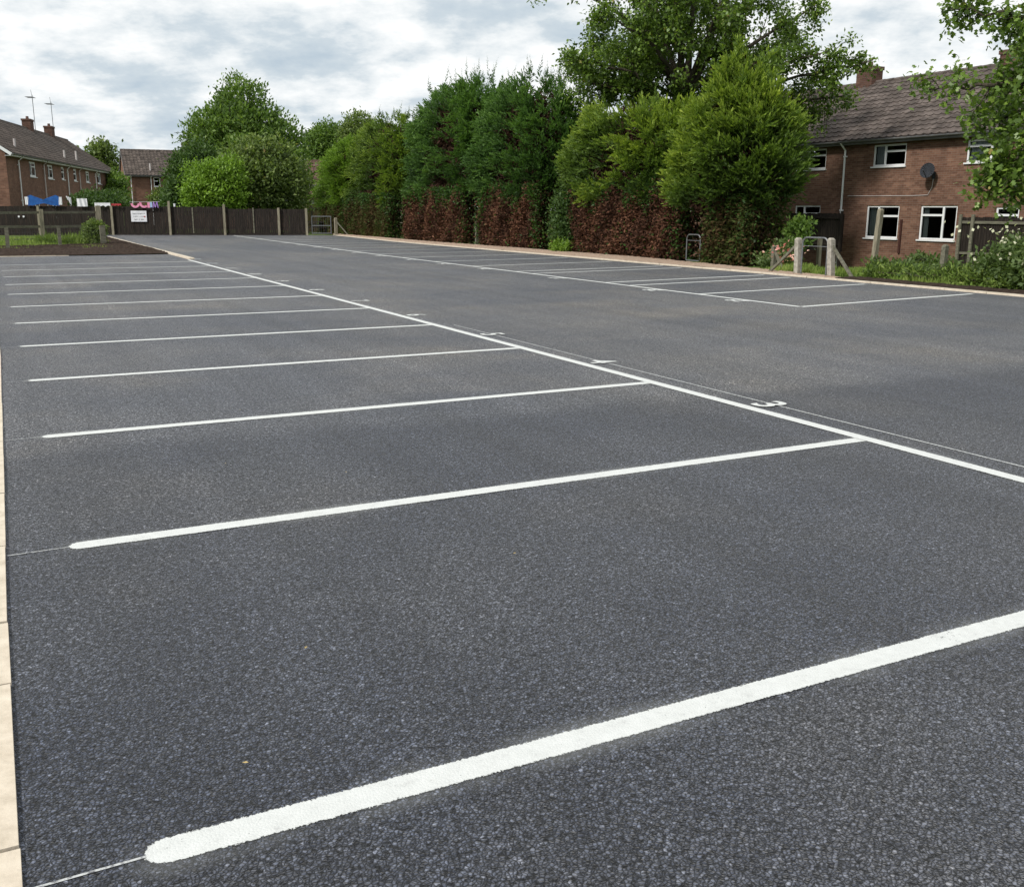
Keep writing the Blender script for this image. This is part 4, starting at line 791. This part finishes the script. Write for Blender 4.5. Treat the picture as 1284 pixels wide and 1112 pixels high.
# round clipped stump shrub beside gatepost
p = at(119, 300, 39.5)
blob_tree('clipped_shrub', (p[0], p[1], 0), [((p[0], p[1], .45), (.33, .33, .52)), ((p[0]+.03, p[1], .7), (.3, .3, .25))], 'olive', 'small rounded grey green shrub against the short end post', 'shrub', n=4200, ls=(.05, .1), seed=46, cl=.06, shell=(.9, 1.0), trunk=.05)
for i, (px, d, h) in enumerate([(100, 41, .45), (88, 40.5, .38), (60, 43, .3)]):
    q = at(px, 300, d); blob_tree('tall_grass_clump', (q[0], q[1], -.03), [((q[0], q[1], h*.3), (.35, .3, h*.4))], 'grass', ['tallest green grass clump beside the rounded grey green shrub', 'second tall grass clump from the rounded shrub along the mesh fence', 'small tall grass clump in front of the big rail fence post'][i], 'plant', n=800, ls=(.15, .3), seed=50+i, cl=.09, aspect=.1, updir=2.0, trunk=.01)

# big open deciduous tree with fanning limbs
def limb_tree(name, base, limbs, leaf, label, seed, nleaf, ls, tr, sub=9, sublen=(1.0, 2.2), lobes=False, droop=.25, twig=.018, spread=.22, wood_r=.4, clr=.3):
    g = np.random.default_rng(seed); base = np.array(base, float); r = rootat(name, base, label, 'tree')
    mb = MB(); tips = []; dirs = []
    for path, r0, r1, s0 in limbs:
        path = [np.array(p, float) for p in path]; P = []
        for a, b in zip(path[:-1], path[1:]):
            for i in range(5): P.append(a+(b-a)*i/5+g.normal(0, .035, 3))
        P.append(path[-1]); limb(mb, [p-base for p in P], r0, r1, 8)
        for q in range(int(sub*len(path)/2.5)):
            t = g.uniform(s0, 1)*(len(P)-1.01); i = int(t); p = P[i]+(P[i+1]-P[i])*(t-i); d = unit(P[min(i+1, len(P)-1)]-P[max(i-1, 0)])
            sd = unit(d*.6+g.normal(0, .75, 3)+np.array([0, 0, .2])); ln = g.uniform(*sublen)*(1.15-.5*t/len(P)); e = p+sd*ln; e[2] -= droop*ln*.3
            rr = max(.012, (r0+(r1-r0)*t/len(P))*wood_r); path2 = smooth_path(p, e, g.normal(0, .1, 3)+np.array([0, 0, .12]), 6); limb(mb, [np.array(v)-base for v in path2], rr, .008, 5)
            for w in range(5):
                a = np.array(path2[1+int(g.integers(0, 5))]); s2 = unit(sd*.5+g.normal(0, .8, 3)); l2 = ln*g.uniform(.25, .5); e2 = a+s2*l2; e2[2] -= droop*l2*.4
                limb(mb, [a-base, (a+e2)/2-base+g.normal(0, .03, 3), e2-base], max(.006, rr*.4), .004, 4)
                for v in lin(.3, 1, 4): tips.append(a+(e2-a)*v); dirs.append(s2)
            tips.append(e); dirs.append(sd)
        tips.append(P[-1]); dirs.append(unit(P[-1]-P[-3]))
    mb.build('trunk', M['bark'], r)
    tips = np.array(tips); dirs = np.array(dirs); k = len(tips); per = max(1, nleaf//k); idx = np.repeat(np.arange(k), per); ct = g.uniform(.1, .8, k)
    P = tips[idx]+g.normal(0, spread, (len(idx), 3)); D = unit(dirs[idx]*.5+g.normal(0, .7, (len(idx), 3))-np.array([0, 0, clr])); Ln = g.uniform(*ls, len(idx))
    nn = unit(g.normal(0, .55, (len(idx), 3))+np.array([0, 0, 1])); tone = ct[idx]*.6+g.normal(.2, .15, len(idx))
    if lobes: nmesh('crown', lobed(P-base, D, Ln, nn), 8, L[leaf], r, tone)
    else: nmesh('crown', kites(P-base, D, Ln, Ln*.7, .12, nn), 4, L[leaf], r, tone)
    return r
B = np.array([22.5, 28.6, -.5]); bx = lambda px, py, d=36.: at(px, py, d)
dB = float(np.hypot(*(B-CAM)[:2])); J = at(858, 160, dB); J2 = at(856, 120, dB)
lims = [([B, (B+J)/2+np.array([.1, 0, 0]), J, J2], .3, .2, .8), ([(B+J)/2, J+np.array([.9, -.5, 0]), J2+np.array([1.2, -.9, 1.2])], .16, .1, .8), ([(B+J)/2, J+np.array([-.6, .8, 0]), J2+np.array([-.9, 1.2, 1.4])], .16, .1, .8)]
ends = [(700, 70, -1.5, J), (690, -25, 0, J2), (735, 60, 2, J2), (745, -60, -2, J2), (790, -70, 1.5, J2), (820, -110, -1, J2), (850, -140, 1, J2), (880, -130, -2, J2), (905, -90, 2, J2), (950, -90, 0, J2), (990, -40, -2, J2), (1030, 10, 1, J2), (1050, 65, -1, J), (1078, 120, 1.0, J), (1112, 75, -.5, J), (1035, 150, 1, J), (765, 110, 1.0, J), (725, 105, -.5, J), (930, 60, 3, J), (800, 30, 3, J2), (865, -20, 3.5, J2), (975, 90, -2.5, J), (760, 20, -3, J2), (840, -60, -3.5, J2), (930, -30, -3.5, J2), (1000, 55, 2.5, J), (690, 75, .5, J)]
for i, (px, py, dd, st) in enumerate(ends):
    e = at(px+(870-px)*.07, py, dB+dd); md = st*.5+e*.5; md[2] += .25*np.linalg.norm(e-st)*.3; jt = rng.normal(0, .15, 3); lims.append(([st+jt*.3, md+jt, e], .12 if i % 2 else .09, .022, .3))
limb_tree('broadleaf_tree', B, lims, 'sycamore', 'large open broadleaf tree with fanning limbs rising behind the golden conifers', 61, 78000, (.1, .165), .4, sub=12, sublen=(.6, 1.5), spread=.13, wood_r=.35)
# near tree whose branches reach in from the side
T = np.array([19.6, 10.2, -.2]); dT = float(np.hypot(*(T-CAM)[:2])); J = at(1392, 130, dT)
q = lambda px, py, dd=0: at(px, py, dT+dd)
lims = [([T, (T+J)/2, J, at(1396, -60, dT), at(1390, -260, dT)], .22, .06, .75),
        ([J, q(1330, 40, -1), q(1262, 15, -1.5), q(1192, 12, -1.6)], .08, .012, .3), ([J, q(1340, 100, -.5), q(1275, 108, -1), q(1215, 108, -1.2), q(1165, 112, -1.2)], .09, .01, .25),
        ([J, q(1320, 150, .5), q(1262, 150, .5), q(1235, 150, .3)], .08, .012, .25), ([J, q(1330, 165, -1), q(1292, 185, -1.3), q(1286, 215, -1.3), q(1272, 243, -1.3)], .05, .01, .25),
        ([q(1290, 180, -1.3), q(1262, 212, -1.4), q(1238, 222, -1.4)], .02, .006, .7), ([at(1396, -60, dT), q(1320, -70, -1), q(1230, -50, -1)], .08, .01, .3), ([J, q(1330, 60, 1.5), q(1290, 50, 1.5)], .06, .01, .3),
        ([J, q(1450, 60, 1), q(1530, 40, 1)], .1, .01, .3), ([J, q(1440, 110, -1.5), q(1500, 140, -2)], .09, .01, .3), ([at(1390, -200, dT), q(1470, -250, 1)], .05, .01, .3), ([at(1390, -200, dT), q(1320, -250, -1)], .05, .01, .3), ([J, at(1400, 100, dT-3), at(1370, 60, dT-4)], .08, .01, .3), ([J, at(1400, 100, dT+3), at(1370, 60, dT+4)], .08, .01, .3)]
limb_tree('sycamore_tree', T, lims, 'sycamore', 'large leaved tree with branches hanging in front of the brick house roof', 71, 12500, (.08, .145), .22, sub=8, sublen=(.3, .68), lobes=True, spread=.14, droop=.3)

# tiny fallen leaves on the tarmac
k = 16; x = rng.uniform(-.1, 9, k); y = rng.uniform(-1, 14, k); P = np.stack([x, y, np.full(k, .012)], 1); a = rng.uniform(0, 6.28, k)
P[:4] = [[.28, .28, .012], [1.3, 5.1, .012], [.62, .92, .012], [1.45, 3.05, .012]]
D = np.stack([np.cos(a), np.sin(a), rng.normal(0, .1, k)], 1); nn = np.tile([0, 0, 1.], (k, 1))
setp(nmesh('fallen_leaves', kites(P, D, rng.uniform(.01, .02, k), .01, .1, nn), 4, rough_mat('dry_leaf', (.25, .18, .06), (.5, .38, .16), 20), None), 'tiny dry leaves scattered on the tarmac', kind='stuff')

# ---------------------------------------------------------------- sky and light
EL, AZ = R(42), R(-105)     # compass angle of the sun measured from +Y towards +X
w = bpy.data.worlds.new('World'); SC.world = w; w.use_nodes = True; nt = w.node_tree; bg = nt.nodes['Background']
sky = N(nt, 'ShaderNodeTexSky'); sky.sky_type = 'NISHITA'; sky.sun_disc = False; sky.sun_elevation = EL; sky.sun_rotation = AZ; sky.air_density = 1; sky.dust_density = 2
tc = N(nt, 'ShaderNodeTexCoord'); sx = N(nt, 'ShaderNodeSeparateXYZ'); nt.links.new(tc.outputs['Generated'], sx.inputs[0])
zz = mth(nt, 'ADD', mth(nt, 'MAXIMUM', sx.outputs[2], 0.0), .3); cx_ = mth(nt, 'DIVIDE', sx.outputs[0], zz); cy_ = mth(nt, 'DIVIDE', sx.outputs[1], zz)
cv = N(nt, 'ShaderNodeCombineXYZ'); nt.links.new(cx_, cv.inputs[0]); nt.links.new(cy_, cv.inputs[1])
mp = N(nt, 'ShaderNodeMapping'); mp.inputs['Rotation'].default_value = (0, 0, yaw); mp.inputs['Scale'].default_value = (1.35, 1.35, 1); nt.links.new(cv.outputs[0], mp.inputs[0])
n1 = noise(nt, mp.outputs[0], 1.5, 9, .58); n2 = noise(nt, mp.outputs[0], 4.2, 8, .6)
mp2 = N(nt, 'ShaderNodeMapping'); mp2.inputs['Location'].default_value = (5.2, 1.3, 0); mp2.inputs['Scale'].default_value = (1, 1.4, 1); nt.links.new(mp.outputs[0], mp2.inputs[0]); n3 = noise(nt, mp2.outputs[0], .8, 7, .6)
fac = mth(nt, 'ADD', mth(nt, 'MULTIPLY', n1, .55), mth(nt, 'MULTIPLY', n2, .45))
K_ = 8.9
cloud = ramp(nt, fac, [(.36, (.47, .56, .64)), (.44, (.58, .655, .71)), (.49, (.76, .805, .83)), (.56, (.95, .96, .96))])
cl2 = N(nt, 'ShaderNodeVectorMath', operation='SCALE'); nt.links.new(cloud, cl2.inputs[0]); cl2.inputs['Scale'].default_value = K_
blue = ramp(nt, n3, [(.33, 1), (.42, 0)])
colr = mixc(nt, mth(nt, 'MULTIPLY', blue, .7), cl2.outputs[0], mixc(nt, .5, sky.outputs[0], (3.6, 5.2, 6.8)))
nt.links.new(colr, bg.inputs[0]); bg.inputs[1].default_value = .1
ld = bpy.data.lights.new('sun', 'SUN'); ld.energy = 2.8; ld.angle = R(7); ld.color = (1, .96, .9); so = bpy.data.objects.new('sun', ld); COL.objects.link(so)
sd = Vector((math.sin(AZ)*math.cos(EL), math.cos(AZ)*math.cos(EL), math.sin(EL)))
AZ2 = AZ
so.rotation_euler = sd.to_track_quat('Z', 'Y').to_euler(); so.location = (0, 0, 20)
SC.view_settings.view_transform = 'Standard'; SC.view_settings.look = 'None'; SC.view_settings.exposure = .3; SC.view_settings.gamma = 1
SC.cycles.use_denoising = True; SC.cycles.max_bounces = 6; SC.cycles.transparent_max_bounces = 12
